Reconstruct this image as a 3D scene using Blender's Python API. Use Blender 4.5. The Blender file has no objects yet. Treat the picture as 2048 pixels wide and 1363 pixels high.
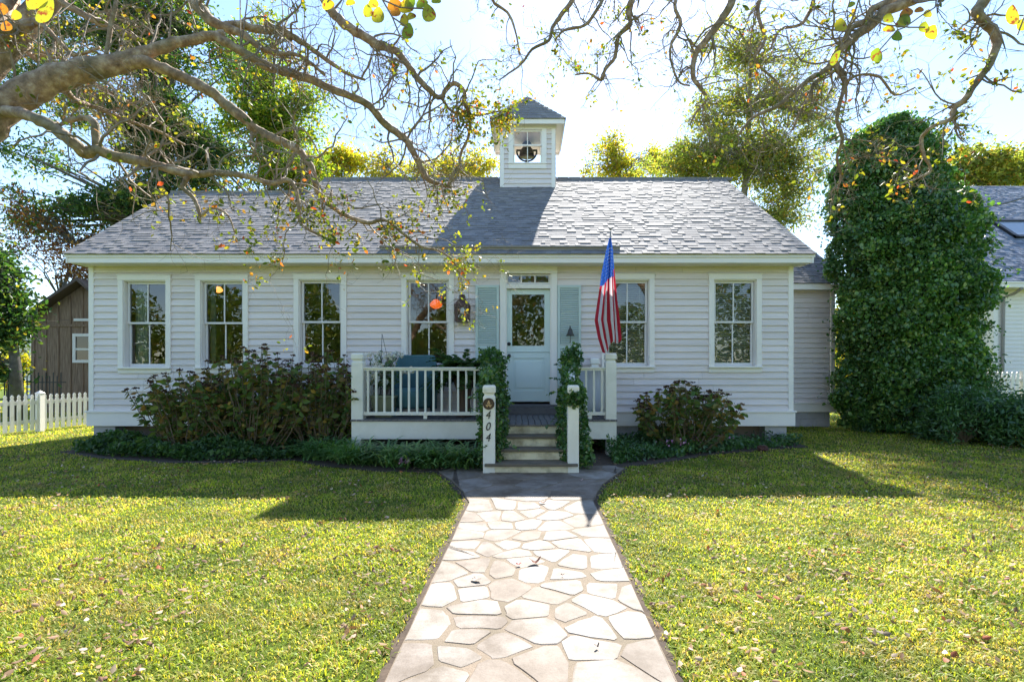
import bpy, bmesh, math, random
import numpy as np
from mathutils import Vector, Matrix

random.seed(7); rng = np.random.default_rng(11)
S = bpy.context.scene; C = S.collection
D = bpy.data
R = math.radians

# ------------------------------------------------------------------ camera
EYE = 1.38; F = 1000.0; VX = 1050.0; VY = 739.0
cam_d = D.cameras.new('camera'); cam = D.objects.new('camera', cam_d); C.objects.link(cam)
cam.location = (0, 0, EYE); cam.rotation_euler = (R(90), 0, 0)
cam_d.sensor_width = 36; cam_d.lens = 36*F/2048
cam_d.shift_x = -26/2048; cam_d.shift_y = 57.5/2048
cam_d.clip_end = 2000; cam_d.clip_start = .05
S.camera = cam

# ------------------------------------------------------------------ sky, sun, exposure
SUN = Vector((.225, 1.0, 1.0)).normalized()
elev = math.asin(SUN.z); azim = math.atan2(SUN.x, SUN.y)
W = D.worlds.new('World'); S.world = W; W.use_nodes = True
nt = W.node_tree; bg = nt.nodes['Background']
sky = nt.nodes.new('ShaderNodeTexSky'); sky.sky_type = 'NISHITA'; sky.sun_disc = False
sky.sun_elevation = elev; sky.sun_rotation = azim
sky.air_density = 1.0; sky.dust_density = .2; sky.ozone_density = 2.0
nt.links.new(sky.outputs[0], bg.inputs[0]); bg.inputs[1].default_value = .115
sl = D.lights.new('sun', 'SUN'); sl.energy = 4.9; sl.angle = R(.5); sl.color = (1, .955, .88)
so = D.objects.new('sun', sl); C.objects.link(so)
so.rotation_euler = SUN.to_track_quat('Z', 'Y').to_euler()
S.view_settings.view_transform = 'Standard'; S.view_settings.look = 'None'
S.view_settings.exposure = 1.62; S.view_settings.gamma = 1.0
S.render.engine = 'CYCLES'

# ------------------------------------------------------------------ helpers
def U(px, py, Y):            # a photo pixel at depth Y -> point in the place
    return Vector(((px-VX)/F*Y, Y, EYE-(py-VY)/F*Y))
def G(px, py):               # a photo pixel on the ground
    Y = EYE*F/(py-VY); return Vector(((px-VX)/F*Y, Y, 0))

class MB:
    def __init__(s): s.v = []; s.f = []; s.m = []
    def add(s, vs, fs, mi=0):
        n = len(s.v); s.v += [tuple(v) for v in vs]
        s.f += [tuple(i+n for i in f) for f in fs]; s.m += [mi]*len(fs)
    def quad(s, a, b, c, d, mi=0): s.add([a, b, c, d], [(0, 1, 2, 3)], mi)
    def box(s, x0, x1, y0, y1, z0, z1, mi=0):
        if x0 > x1: x0, x1 = x1, x0
        if y0 > y1: y0, y1 = y1, y0
        if z0 > z1: z0, z1 = z1, z0
        s.add([(x0,y0,z0),(x1,y0,z0),(x1,y1,z0),(x0,y1,z0),(x0,y0,z1),(x1,y0,z1),(x1,y1,z1),(x0,y1,z1)],
              [(0,3,2,1),(4,5,6,7),(0,1,5,4),(1,2,6,5),(2,3,7,6),(3,0,4,7)], mi)
    def bar(s, a, b, w, h, mi=0, up=Vector((0,0,1))):
        a = Vector(a); b = Vector(b); d = (b-a).normalized()
        sd = d.cross(up)
        if sd.length < 1e-4: sd = Vector((1,0,0))
        sd.normalize(); u = sd.cross(d).normalized()
        vs = []
        for p in (a, b):
            for i, j in ((-1,-1),(1,-1),(1,1),(-1,1)): vs.append(p+sd*(i*w/2)+u*(j*h/2))
        s.add(vs, [(0,3,2,1),(4,5,6,7),(0,1,5,4),(1,2,6,5),(2,3,7,6),(3,0,4,7)], mi)
    def tube(s, pts, rad, n=6, mi=0, cap=True):
        pts = [Vector(p) for p in pts]
        if not hasattr(rad, '__len__'): rad = [rad]*len(pts)
        base = len(s.v); prev = None
        for i, p in enumerate(pts):
            if i == 0: d = pts[1]-pts[0]
            elif i == len(pts)-1: d = pts[-1]-pts[-2]
            else: d = pts[i+1]-pts[i-1]
            if d.length < 1e-9: d = Vector((0,0,1))
            d.normalize()
            if prev is None:
                a = d.cross(Vector((0.3,0.2,.93)))
                if a.length < .05: a = d.cross(Vector((1,0,0)))
            else: a = prev - d*prev.dot(d)
            if a.length < 1e-6: a = Vector((1,0,0))
            a.normalize(); prev = a; b = d.cross(a)
            for k in range(n):
                t = 2*math.pi*k/n
                s.v.append(tuple(p+(a*math.cos(t)+b*math.sin(t))*rad[i]))
        for i in range(len(pts)-1):
            for k in range(n):
                q = base+i*n; s.f.append((q+k, q+(k+1)%n, q+n+(k+1)%n, q+n+k)); s.m.append(mi)
        if cap:
            s.f.append(tuple(base+k for k in reversed(range(n)))); s.m.append(mi)
            q = base+(len(pts)-1)*n; s.f.append(tuple(q+k for k in range(n))); s.m.append(mi)
    def lathe(s, c, prof, n=20, mi=0, sq=False):
        c = Vector(c); base = len(s.v)
        for r, z in prof:
            for k in range(n):
                t = 2*math.pi*k/n
                s.v.append((c.x+r*math.cos(t), c.y+r*math.sin(t), c.z+z))
        for i in range(len(prof)-1):
            for k in range(n):
                q = base+i*n; s.f.append((q+k, q+(k+1)%n, q+n+(k+1)%n, q+n+k)); s.m.append(mi)
        s.f.append(tuple(base+k for k in reversed(range(n)))); s.m.append(mi)
        q = base+(len(prof)-1)*n; s.f.append(tuple(q+k for k in range(n))); s.m.append(mi)
    def build(s, name, mats, parent=None, smooth=False, bevel=0):
        me = D.meshes.new(name); me.from_pydata(s.v, [], s.f)
        if not isinstance(mats, (list, tuple)): mats = [mats]
        for m in mats: me.materials.append(m)
        if len(mats) > 1: me.polygons.foreach_set('material_index', s.m)
        if smooth: me.polygons.foreach_set('use_smooth', [True]*len(me.polygons))
        me.update()
        o = D.objects.new(name, me); C.objects.link(o)
        if parent is not None: link(o, parent)
        if bevel:
            b = o.modifiers.new('bevel', 'BEVEL'); b.width = bevel; b.segments = 2; b.limit_method = 'ANGLE'
        return o

def link(o, parent):
    o.parent = parent
    if parent.type == 'EMPTY': o.matrix_parent_inverse = Matrix.Translation(-parent.location)     # meshes are written in world coordinates

def tag(o, label=None, cat=None, group=None, kind=None):
    if label: o['label'] = label
    if cat: o['category'] = cat
    if group: o['group'] = group
    if kind: o['kind'] = kind
    return o
def empty(name, loc, label, cat, group=None):
    o = D.objects.new(name, None); o.empty_display_size = .2; C.objects.link(o); o.location = loc
    return tag(o, label, cat, group)

def numesh(name, V, nper, mat, parent=None, faces=None, smooth=False):
    """V: (N,nper,3); one polygon per item, or the given local faces"""
    N = V.shape[0]
    me = D.meshes.new(name)
    if faces is None: faces = [tuple(range(nper))]
    me.vertices.add(N*nper); me.vertices.foreach_set('co', V.reshape(-1).astype(np.float32))
    loops = []; sizes = []
    for f in faces: loops += list(f); sizes.append(len(f))
    L = np.array(loops, dtype=np.int32)
    allL = (L[None, :] + (np.arange(N)*nper)[:, None]).reshape(-1).astype(np.int32)
    allS = np.tile(np.array(sizes, dtype=np.int32), N)
    starts = np.concatenate([[0], np.cumsum(allS)[:-1]]).astype(np.int32)
    me.loops.add(len(allL)); me.loops.foreach_set('vertex_index', allL)
    me.polygons.add(len(allS)); me.polygons.foreach_set('loop_start', starts)
    me.update(calc_edges=True); me.validate()
    me.materials.append(mat)
    o = D.objects.new(name, me); C.objects.link(o)
    if parent is not None: link(o, parent)
    return o

def leafquads(P, size, aspect=.5, up=0.0, droop=0.0, dirs=None):
    """folded leaves: 6 verts, two quads about the midrib"""
    N = len(P)
    s = size*(.6+.8*rng.random(N))
    if dirs is None:
        d = rng.normal(size=(N,3)); d[:,2] -= droop
    else: d = dirs+rng.normal(size=(N,3))*.25
    d /= np.linalg.norm(d, axis=1)[:,None]+1e-9
    r = rng.normal(size=(N,3)); r[:,2] *= (1-up)
    a = np.cross(d, r) if up == 0 else np.cross(d, np.tile([0,0,1.], (N,1))+rng.normal(size=(N,3))*(1-up))
    a /= np.linalg.norm(a, axis=1)[:,None]+1e-9
    n = np.cross(d, a)
    L = s[:,None]; w = (s*aspect*.5)[:,None]
    base = P-d*L*.5; tip = P+d*L*.5
    m1 = P-d*L*.12; 
    V = np.stack([base, m1+a*w+n*w*.35, P+d*L*.22+a*w*.75+n*w*.3, tip, P+d*L*.22-a*w*.75+n*w*.3, m1-a*w+n*w*.35], axis=1)
    return V
LF = [(0,1,2,3),(0,3,4,5)]
def leaves(name, P, size, mat, parent=None, aspect=.5, up=0.0, droop=0.0, dirs=None):
    V = leafquads(np.asarray(P, dtype=float), size, aspect, up, droop, dirs)
    return numesh(name, V, 6, mat, parent, LF)

# ------------------------------------------------------------------ materials
def nodes(name):
    m = D.materials.new(name); m.use_nodes = True
    t = m.node_tree; return m, t, t.nodes['Principled BSDF']
def noise(t, scale, detail=4, vec=None, rough=.6):
    n = t.nodes.new('ShaderNodeTexNoise'); n.inputs['Scale'].default_value = scale
    n.inputs['Detail'].default_value = detail; n.inputs['Roughness'].default_value = rough
    if vec is None:
        g = t.nodes.new('ShaderNodeNewGeometry'); vec = g.outputs['Position']
    t.links.new(vec, n.inputs['Vector']); return n
def ramp(t, fac, stops, interp='LINEAR'):
    r = t.nodes.new('ShaderNodeValToRGB'); r.color_ramp.interpolation = interp
    e = r.color_ramp.elements
    while len(e) < len(stops): e.new(.5)
    for i, (p, c) in enumerate(stops):
        e[i].position = p; e[i].color = (c[0], c[1], c[2], 1)
    t.links.new(fac, r.inputs[0]); return r
def mixc(t, fac, a, b, mode='MIX'):
    x = t.nodes.new('ShaderNodeMix'); x.data_type = 'RGBA'; x.blend_type = mode
    if isinstance(fac, (int, float)): x.inputs[0].default_value = fac
    else: t.links.new(fac, x.inputs[0])
    for v, i in ((a, 6), (b, 7)):
        if isinstance(v, tuple): x.inputs[i].default_value = (v[0], v[1], v[2], 1)
        else: t.links.new(v, x.inputs[i])
    return x.outputs[2]
def bump(t, b, h, st, dist=.01):
    n = t.nodes.new('ShaderNodeBump'); n.inputs['Strength'].default_value = st; n.inputs['Distance'].default_value = dist
    t.links.new(h, n.inputs['Height']); t.links.new(n.outputs[0], b.inputs['Normal'])

def paint(name, col, rough=.55, dirt=.12, dcol=None, scale=3.0, grain=60, bs=.15):
    m, t, b = nodes(name)
    n = noise(t, scale, 6)
    dc = dcol or tuple(c*.6 for c in col)
    r = ramp(t, n.outputs[0], [(.45, (0,0,0)), (.8, (1,1,1))])
    sc = t.nodes.new('ShaderNodeMath'); sc.operation = 'MULTIPLY'; sc.inputs[1].default_value = dirt
    t.links.new(r.outputs[0], sc.inputs[0])
    t.links.new(mixc(t, sc.outputs[0], col, dc), b.inputs['Base Color'])
    b.inputs['Roughness'].default_value = rough
    g = noise(t, grain, 3); bump(t, b, g.outputs[0], bs, .004)
    return m
def leafmat(name, stops, trans=.45, tcol=(1.5,1.6,.5), rough=.5, patch=None):
    m, t, b = nodes(name)
    g = t.nodes.new('ShaderNodeNewGeometry')
    r = ramp(t, g.outputs['Random Per Island'], stops)
    col = r.outputs[0]
    n = noise(t, 1.3 if patch is None else patch, 3)
    rr = ramp(t, n.outputs[0], [(.35, (.6,.65,.7)), (.65, (1.45,1.35,1.1))])
    col = mixc(t, 1.0, col, rr.outputs[0], 'MULTIPLY')
    t.links.new(col, b.inputs['Base Color']); b.inputs['Roughness'].default_value = rough
    b.inputs['Specular IOR Level'].default_value = .8 if rough < .42 else .35
    if name == 'lawn_grass':      # drier tan patches
        n2 = noise(t, 2.3, 5); r2 = ramp(t, n2.outputs[0], [(.50,(0,0,0)),(.68,(.6,.6,.6))]); col = mixc(t, r2.outputs[0], col, (.50,.38,.18)); t.links.new(col, b.inputs['Base Color'])
    tr = t.nodes.new('ShaderNodeBsdfTranslucent')
    t.links.new(mixc(t, 1.0, col, tcol, 'MULTIPLY'), tr.inputs[0])
    mx = t.nodes.new('ShaderNodeMixShader'); mx.inputs[0].default_value = trans
    t.links.new(b.outputs[0], mx.inputs[1]); t.links.new(tr.outputs[0], mx.inputs[2])
    t.links.new(mx.outputs[0], t.nodes['Material Output'].inputs[0])
    return m

M = {}
M['siding'] = paint('siding_paint', (.82,.73,.70), .5, .22, (.67,.585,.54), 1.6, 40)
def boardvary(m):
    t = m.node_tree; b = t.nodes['Principled BSDF']; src = b.inputs['Base Color'].links[0].from_socket
    g = t.nodes.new('ShaderNodeNewGeometry'); rr = ramp(t, g.outputs['Random Per Island'], [(0,(.90,.90,.90)),(.5,(.97,.97,.965)),(1,(1.02,1.02,1.02))])
    mp = t.nodes.new('ShaderNodeMapping'); mp.inputs['Scale'].default_value = (.6,.6,14); t.links.new(g.outputs['Position'], mp.inputs['Vector'])
    n = noise(t, 2.2, 5, mp.outputs[0]); r2 = ramp(t, n.outputs[0], [(.35,(.90,.89,.87)),(.6,(1,1,1))])
    t.links.new(mixc(t, 1, mixc(t, 1, src, rr.outputs[0], 'MULTIPLY'), r2.outputs[0], 'MULTIPLY'), b.inputs['Base Color'])
boardvary(M['siding'])
M['trim'] = paint('trim_paint', (.87,.81,.75), .45, .16, (.62,.60,.55), 2.2, 50)
M['porch_white'] = paint('porch_paint', (.84,.80,.70), .5, .4, (.55,.50,.38), 3.5, 50)
M['riser'] = paint('weathered_riser_paint', (.80,.71,.50), .6, 1.0, (.24,.18,.08), 5, 40)
M['teal'] = paint('door_paint', (.52,.61,.58), .4, .14, (.45,.54,.51), 2, 50)
M['doorpaint'] = paint('dutch_door_paint', (.64,.74,.70), .4, .16, (.55,.66,.64), 2, 50)
M['sash'] = paint('sash_paint', (.74,.70,.68), .45, .1, None, 3, 50)
M['interior'] = paint('interior_paint', (.35,.30,.24), .8, .2)
M['floor_in'] = paint('interior_floor', (.12,.07,.04), .5, .4)
M['deck'] = paint('weathered_deck_boards', (.16,.15,.15), .7, .6, (.07,.065,.06), 6, 30, .4)
M['tread'] = paint('mossy_tread', (.15,.12,.085), .75, .8, (.06,.06,.03), 6, 30, .4)
M['black'] = paint('black_iron', (.02,.02,.02), .45, .2)
M['bronze'] = paint('dark_bronze', (.05,.045,.035), .4, .5, (.10,.12,.09), 20)
M['copper'] = paint('aged_copper', (.075,.032,.022), .5, .6, (.03,.015,.012), 15)
M['metal_grey'] = paint('weathered_flashing', (.30,.27,.24), .5, .4)
M['wicker'] = None
M['pot_green'] = paint('sage_glazed_pot', (.22,.24,.15), .5, .5, (.12,.12,.08), 8)
M['pot_brown'] = paint('brown_clay_planter', (.10,.055,.03), .6, .5, (.04,.025,.02), 8)
M['urn_white'] = paint('pale_planter', (.62,.66,.74), .4, .3)
M['mat'] = paint('door_mat_fibre', (.10,.095,.09), .95, .6, (.30,.28,.25), 30, 200, .8)
M['block'] = paint('painted_block', (.42,.40,.40), .8, .6, (.25,.23,.22), 6, 60, .5)
M['brickdark'] = paint('pier_brick', (.22,.17,.13), .85, .6, (.08,.07,.06), 6, 60, .5)
M['gold'] = paint('gilt_relief', (.60,.38,.16), .4, .2)
M['soil'] = paint('garden_soil', (.055,.038,.026), .95, .8, (.13,.09,.06), 12, 50, 1.0)
M['curtain'] = paint('sheer_curtain', (.55,.60,.55), .9, .1)
M['blind'] = paint('blind_slat', (.85,.82,.74), .5, .1)
M['plaque'] = paint('brown_plaque', (.07,.035,.02), .4, .4)
M['stem'] = paint('shrub_stem', (.18,.135,.085), .8, .5)
M['white_petal'] = leafmat('white_petals', [(0,(.75,.75,.72)),(1,(.85,.85,.85))], .3, (1,1,1))

def glassmat():
    m, t, b = nodes('window_glass')
    fr = t.nodes.new('ShaderNodeFresnel'); fr.inputs[0].default_value = 1.9
    n = noise(t, 2.0, 2); bp = t.nodes.new('ShaderNodeBump'); bp.inputs[0].default_value = .12; bp.inputs[1].default_value = .01
    t.links.new(n.outputs[0], bp.inputs['Height'])
    gl = t.nodes.new('ShaderNodeBsdfGlossy'); gl.inputs['Roughness'].default_value = .01
    t.links.new(bp.outputs[0], gl.inputs['Normal'])
    tr = t.nodes.new('ShaderNodeBsdfTransparent'); tr.inputs[0].default_value = (.85,.9,.88,1)
    mx = t.nodes.new('ShaderNodeMixShader')
    t.links.new(fr.outputs[0], mx.inputs[0]); t.links.new(tr.outputs[0], mx.inputs[1]); t.links.new(gl.outputs[0], mx.inputs[2])
    t.links.new(mx.outputs[0], t.nodes['Material Output'].inputs[0]); return m
M['glass'] = glassmat()

def shingle(name, a, b_, c, spec=.5):
    m, t, b = nodes(name)
    g = t.nodes.new('ShaderNodeNewGeometry')
    r = ramp(t, g.outputs['Random Per Island'], [(0,a),(.35,b_),(.7,c),(1,tuple(x*1.12 for x in c))])
    n = noise(t, 220, 2); rr = ramp(t, n.outputs[0], [(.3,(.6,.6,.6)),(.7,(1.35,1.35,1.35))])
    col = mixc(t, 1, r.outputs[0], rr.outputs[0], 'MULTIPLY')
    n2 = noise(t, .9, 4); r2 = ramp(t, n2.outputs[0], [(.35,(.85,.85,.88)),(.7,(1.1,1.08,1.05))])
    t.links.new(mixc(t, 1, col, r2.outputs[0], 'MULTIPLY'), b.inputs['Base Color'])
    b.inputs['Roughness'].default_value = .8; b.inputs['Specular IOR Level'].default_value = spec
    bump(t, b, n.outputs[0], .5, .003); return m
M['shingle'] = shingle('asphalt_shingles', (.19,.183,.18), (.215,.206,.20), (.243,.232,.222), .2)

def bark(name, a, b_, c, sc=9, st=.6):
    m, t, b = nodes(name)
    n = noise(t, sc, 6, rough=.65); r = ramp(t, n.outputs[0], [(.3,a),(.5,b_),(.68,c)])
    n3 = noise(t, 3.1, 3); r3 = ramp(t, n3.outputs[0], [(.5,(0,0,0)),(.62,(1,1,1))])
    mm = t.nodes.new('ShaderNodeMath'); mm.operation = 'MULTIPLY'; mm.inputs[1].default_value = .45
    t.links.new(r3.outputs[0], mm.inputs[0])
    t.links.new(mixc(t, mm.outputs[0], r.outputs[0], (.12,.13,.05)), b.inputs['Base Color'])
    b.inputs['Roughness'].default_value = .75
    n2 = noise(t, 45, 5); bump(t, b, n2.outputs[0], st, .01); return m
M['bark'] = bark('crepe_myrtle_bark', (.13,.075,.04), (.34,.22,.13), (.58,.44,.30), 16, 1.0)
M['twig'] = bark('twig_bark', (.17,.12,.085), (.27,.20,.14), (.36,.28,.21), 6, .2)
M['bark_dark'] = bark('dark_bark', (.06,.05,.04), (.10,.085,.07), (.16,.14,.12), 7)
M['bark_pale'] = bark('pale_bark', (.14,.12,.09), (.22,.19,.15), (.30,.27,.22), 7)

M['lf_dark'] = leafmat('dark_oak_leaves', [(0,(.03,.075,.035)),(.6,(.05,.11,.04)),(.9,(.12,.17,.04)),(1,(.28,.2,.05))], .55)
M['lf_green'] = leafmat('green_leaves', [(0,(.09,.17,.03)),(.6,(.18,.26,.04)),(.9,(.34,.34,.05)),(1,(.4,.22,.05))], .6)
M['lf_yellow'] = leafmat('yellowing_leaves', [(0,(.20,.24,.03)),(.5,(.38,.36,.05)),(.85,(.50,.40,.06)),(1,(.45,.2,.04))], .65)
M['lf_olive'] = leafmat('olive_leaves', [(0,(.13,.18,.06)),(.5,(.23,.27,.09)),(.85,(.36,.32,.11)),(1,(.42,.22,.09))], .65)
M['lf_ivy'] = leafmat('ivy_leaves', [(0,(.05,.13,.04)),(.5,(.09,.21,.06)),(.85,(.18,.31,.08)),(1,(.32,.38,.11))], .38, (1.3,1.5,.5), .33, .9)
M['lf_vine'] = leafmat('vine_leaves', [(0,(.035,.10,.03)),(.6,(.065,.16,.04)),(.92,(.14,.24,.06)),(1,(.28,.30,.10))], .35, (1.3,1.5,.5), .4, 6)
M['lf_shrub'] = leafmat('shrub_leaves', [(0,(.04,.11,.04)),(.6,(.065,.16,.05)),(1,(.12,.22,.07))], .35, (1.3,1.5,.5), .4, 2)
M['lf_hyd'] = leafmat('hydrangea_leaves', [(0,(.08,.17,.045)),(.45,(.15,.22,.06)),(.75,(.20,.19,.065)),(.9,(.25,.15,.06)),(1,(.42,.30,.08))], .45, (1.4,1.3,.6), .5, 3)
M['lf_head'] = leafmat('dried_flower_heads', [(0,(.05,.025,.02)),(.6,(.10,.05,.035)),(1,(.16,.10,.05))], .2, (1.2,1,.8), .7, 3)
M['lf_red'] = leafmat('autumn_red_leaves', [(0,(.16,.05,.02)),(.5,(.24,.11,.03)),(1,(.32,.22,.05))], .5, (1.5,1.2,.6))
M['lf_tip'] = leafmat('crepe_myrtle_leaves', [(0,(.07,.12,.02)),(.5,(.15,.19,.03)),(.82,(.28,.26,.04)),(.95,(.36,.16,.04)),(1,(.40,.06,.04))], .55, (1.6,1.5,.6))
M['lf_fern'] = leafmat('fern_fronds', [(0,(.025,.07,.02)),(1,(.06,.13,.03))], .35, (1.3,1.5,.5))
M['lf_lir'] = leafmat('liriope_blades', [(0,(.07,.17,.06)),(.7,(.13,.27,.09)),(1,(.26,.36,.12))], .3, (1.3,1.5,.5), .35, 3)
M['lf_cover'] = leafmat('ground_cover_leaves', [(0,(.03,.07,.025)),(.7,(.05,.12,.035)),(1,(.11,.18,.05))], .3, (1.3,1.5,.5), .45, 3)
M['lf_pink'] = leafmat('pink_petals', [(0,(.42,.18,.36)),(1,(.6,.35,.55))], .3, (1,1,1))
M['lf_fallen'] = leafmat('fallen_leaves', [(0,(.14,.07,.035)),(.45,(.26,.17,.10)),(.75,(.42,.33,.24)),(.9,(.38,.10,.035)),(1,(.6,.55,.48))], .15, (1.2,1,.7), .7)
M['grass'] = leafmat('lawn_grass', [(0,(.20,.33,.035)),(.4,(.31,.43,.055)),(.74,(.44,.49,.07)),(.82,(.48,.41,.21)),(.94,(.58,.48,.32)),(.98,(.14,.09,.05))], .55, (1.6,1.3,.5), .5, 1.6)

# ------------------------------------------------------------------ ground, path, beds
def groundmat():
    m, t, b = nodes('lawn_soil')
    n = noise(t, 9, 8); r = ramp(t, n.outputs[0], [(.3,(.05,.08,.015)),(.5,(.12,.17,.025)),(.7,(.20,.21,.06))])
    n2 = noise(t, 90, 4); r2 = ramp(t, n2.outputs[0], [(.3,(.45,.45,.45)),(.7,(1.4,1.4,1.3))])
    t.links.new(mixc(t, 1, r.outputs[0], r2.outputs[0], 'MULTIPLY'), b.inputs['Base Color'])
    b.inputs['Roughness'].default_value = .95; b.inputs['Specular IOR Level'].default_value = .1
    bump(t, b, n2.outputs[0], 1, .03); return m
g = MB(); g.quad((-600,-400,0),(600,-400,0),(600,900,0),(-600,900,0)); o = g.build('ground', groundmat()); tag(o, kind='structure')

PATH = [(-.615,-3.0),(.64,-3.0),(.663,2.21),(.711,5.19),(.80,5.55),(.92,5.95),(1.13,6.4),(1.39,6.95),(1.2,7.15),
        (-.95,7.0),(-1.16,6.72),(-.90,6.15),(-.70,5.62),(-.575,5.15),(-.615,2.21)]
def inpoly(x, y, P):
    c = np.zeros(np.shape(x), bool); n = len(P); j = n-1
    for i in range(n):
        xi, yi = P[i]; xj, yj = P[j]
        cond = ((yi > y) != (yj > y)) & (x < (xj-xi)*(y-yi)/(yj-yi+1e-12)+xi)
        c ^= cond; j = i
    return c
def offset(P, d):                      # grow outward roughly
    cx = sum(p[0] for p in P)/len(P)
    out = []
    n = len(P)
    for i in range(n):
        a = Vector(P[i-1]); b = Vector(P[i]); c = Vector(P[(i+1)%n])
        e1 = (b-a).normalized(); e2 = (c-b).normalized()
        nn = Vector((e1.y, -e1.x))+Vector((e2.y, -e2.x)); nn.normalize()
        out.append((b.x+nn.x*d, b.y+nn.y*d))
    return out
edge = []
PE = offset(PATH, .05)
def densify(P, step=.12, jit=.012):
    out = []
    for i in range(len(P)):
        a = Vector(P[i]); b = Vector(P[(i+1)%len(P)]); k = max(1, int((b-a).length/step))
        for j in range(k):
            p = a.lerp(b, j/k); out.append((p.x+random.uniform(-jit,jit), p.y+random.uniform(-jit,jit)))
    return out
e = MB(); P = densify(PE, .08, .025); e.add([(x,y,.006) for x,y in P], [tuple(range(len(P)))])
tag(e.build('path_edge_soil', M['soil']), kind='structure')

def stonemat():
    m, t, b = nodes('flagstone')
    g = t.nodes.new('ShaderNodeNewGeometry')
    r = ramp(t, g.outputs['Random Per Island'], [(0,(.165,.135,.11)),(.3,(.21,.18,.155)),(.55,(.285,.265,.24)),(.8,(.18,.145,.115)),(1,(.24,.22,.20))])
    n = noise(t, 3.2, 9, rough=.72); r2 = ramp(t, n.outputs[0], [(.36,(.50,.42,.33)),(.5,(.86,.81,.75)),(.62,(1.15,1.14,1.13))])
    col = mixc(t, 1, r.outputs[0], r2.outputs[0], 'MULTIPLY')
    n2 = noise(t, 120, 3); r3 = ramp(t, n2.outputs[0], [(.35,(.88,.88,.88)),(.6,(1.04,1.04,1.04))])
    t.links.new(mixc(t, 1, col, r3.outputs[0], 'MULTIPLY'), b.inputs['Base Color'])
    b.inputs['Roughness'].default_value = .7; bump(t, b, n.outputs[0], .5, .012); return m
def mortarmat():
    m, t, b = nodes('path_mortar')
    n = noise(t, 150, 3); r = ramp(t, n.outputs[0], [(.3,(.15,.12,.085)),(.7,(.25,.20,.145))])
    n1 = noise(t, 3, 4); r1 = ramp(t, n1.outputs[0], [(.35,(.8,.8,.75)),(.7,(1.15,1.1,1.1))])
    t.links.new(mixc(t, 1, r.outputs[0], r1.outputs[0], 'MULTIPLY'), b.inputs['Base Color'])
    b.inputs['Roughness'].default_value = .9; bump(t, b, n.outputs[0], .7, .004); return m
pb = MB(); P = densify(PATH, .2, .004); n = len(P)
pb.add([(x,y,.018) for x,y in P]+[(x,y,.0) for x,y in P], [tuple(range(n))]+[(i, i+n, (i+1)%n+n, (i+1)%n) for i in range(n)])
zs = [(930,300),(1050,285),(1170,295),(1290,290),(1430,300),(880,360),(970,350),(1080,355),(1190,330),(1290,345),(1430,375),
 (900,400),(1020,395),(1170,390),(1300,395),(870,445),(1020,440),(1170,455),(1310,450),(1500,430),(850,495),(975,520),(1060,500),(1210,500),(1380,490),(1560,495),
 (830,548),(1100,545),(1285,545),(1400,590),(1570,590),(900,600),(1030,620),(1140,575),(1200,645),(780,640),(870,685),(1350,650),(1600,650),
 (720,740),(885,745),(1050,730),(1350,715),(1570,735),(1260,760),(1500,800),(1690,760),(890,830),(1180,820),(1400,845),
 (680,920),(900,900),(850,965),(1210,940),(1480,920),(1710,920),(590,1100),(780,1070),(1030,1010),(1500,1045),(1230,1110),(1790,1070),(1560,1150),(730,1190),(1000,1180)]
seeds = []
for zx, zy in zs:
    p = G(600+zx/2.56, 900+zy/2.56); seeds.append((p.x, p.y))
for i in range(90):                    # the rest of the path
    x = random.uniform(-1.2,1.4); y = random.uniform(-3,1.9) if i < 44 else random.uniform(5.25,7.1)
    if inpoly(np.array(x), np.array(y), PATH) and all((x-a)**2+(y-b)**2 > .085 for a,b in seeds): seeds.append((x,y))
def clip(poly, nx, ny, c):             # keep nx*x+ny*y<=c
    out = []
    for i in range(len(poly)):
        a = poly[i]; b = poly[(i+1)%len(poly)]
        da = nx*a[0]+ny*a[1]-c; db = nx*b[0]+ny*b[1]-c
        if da <= 0: out.append(a)
        if (da < 0) != (db < 0):
            t = da/(da-db); out.append((a[0]+t*(b[0]-a[0]), a[1]+t*(b[1]-a[1])))
    return out
def right_bound(y): 
    for (x0,y0),(x1,y1) in zip(PATH[1:8], PATH[2:8]):
        if y0 <= y <= y1: return x0+(x1-x0)*(y-y0)/(y1-y0)
    return 1.3
def left_bound(y):
    L = PATH[9:]+[PATH[0]]
    for (x1,y1),(x0,y0) in zip(L[:-1], L[1:]):
        if y0 <= y <= y1: return x0+(x1-x0)*(y-y0)/(y1-y0)
    return -1.0
st = MB()
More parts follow.
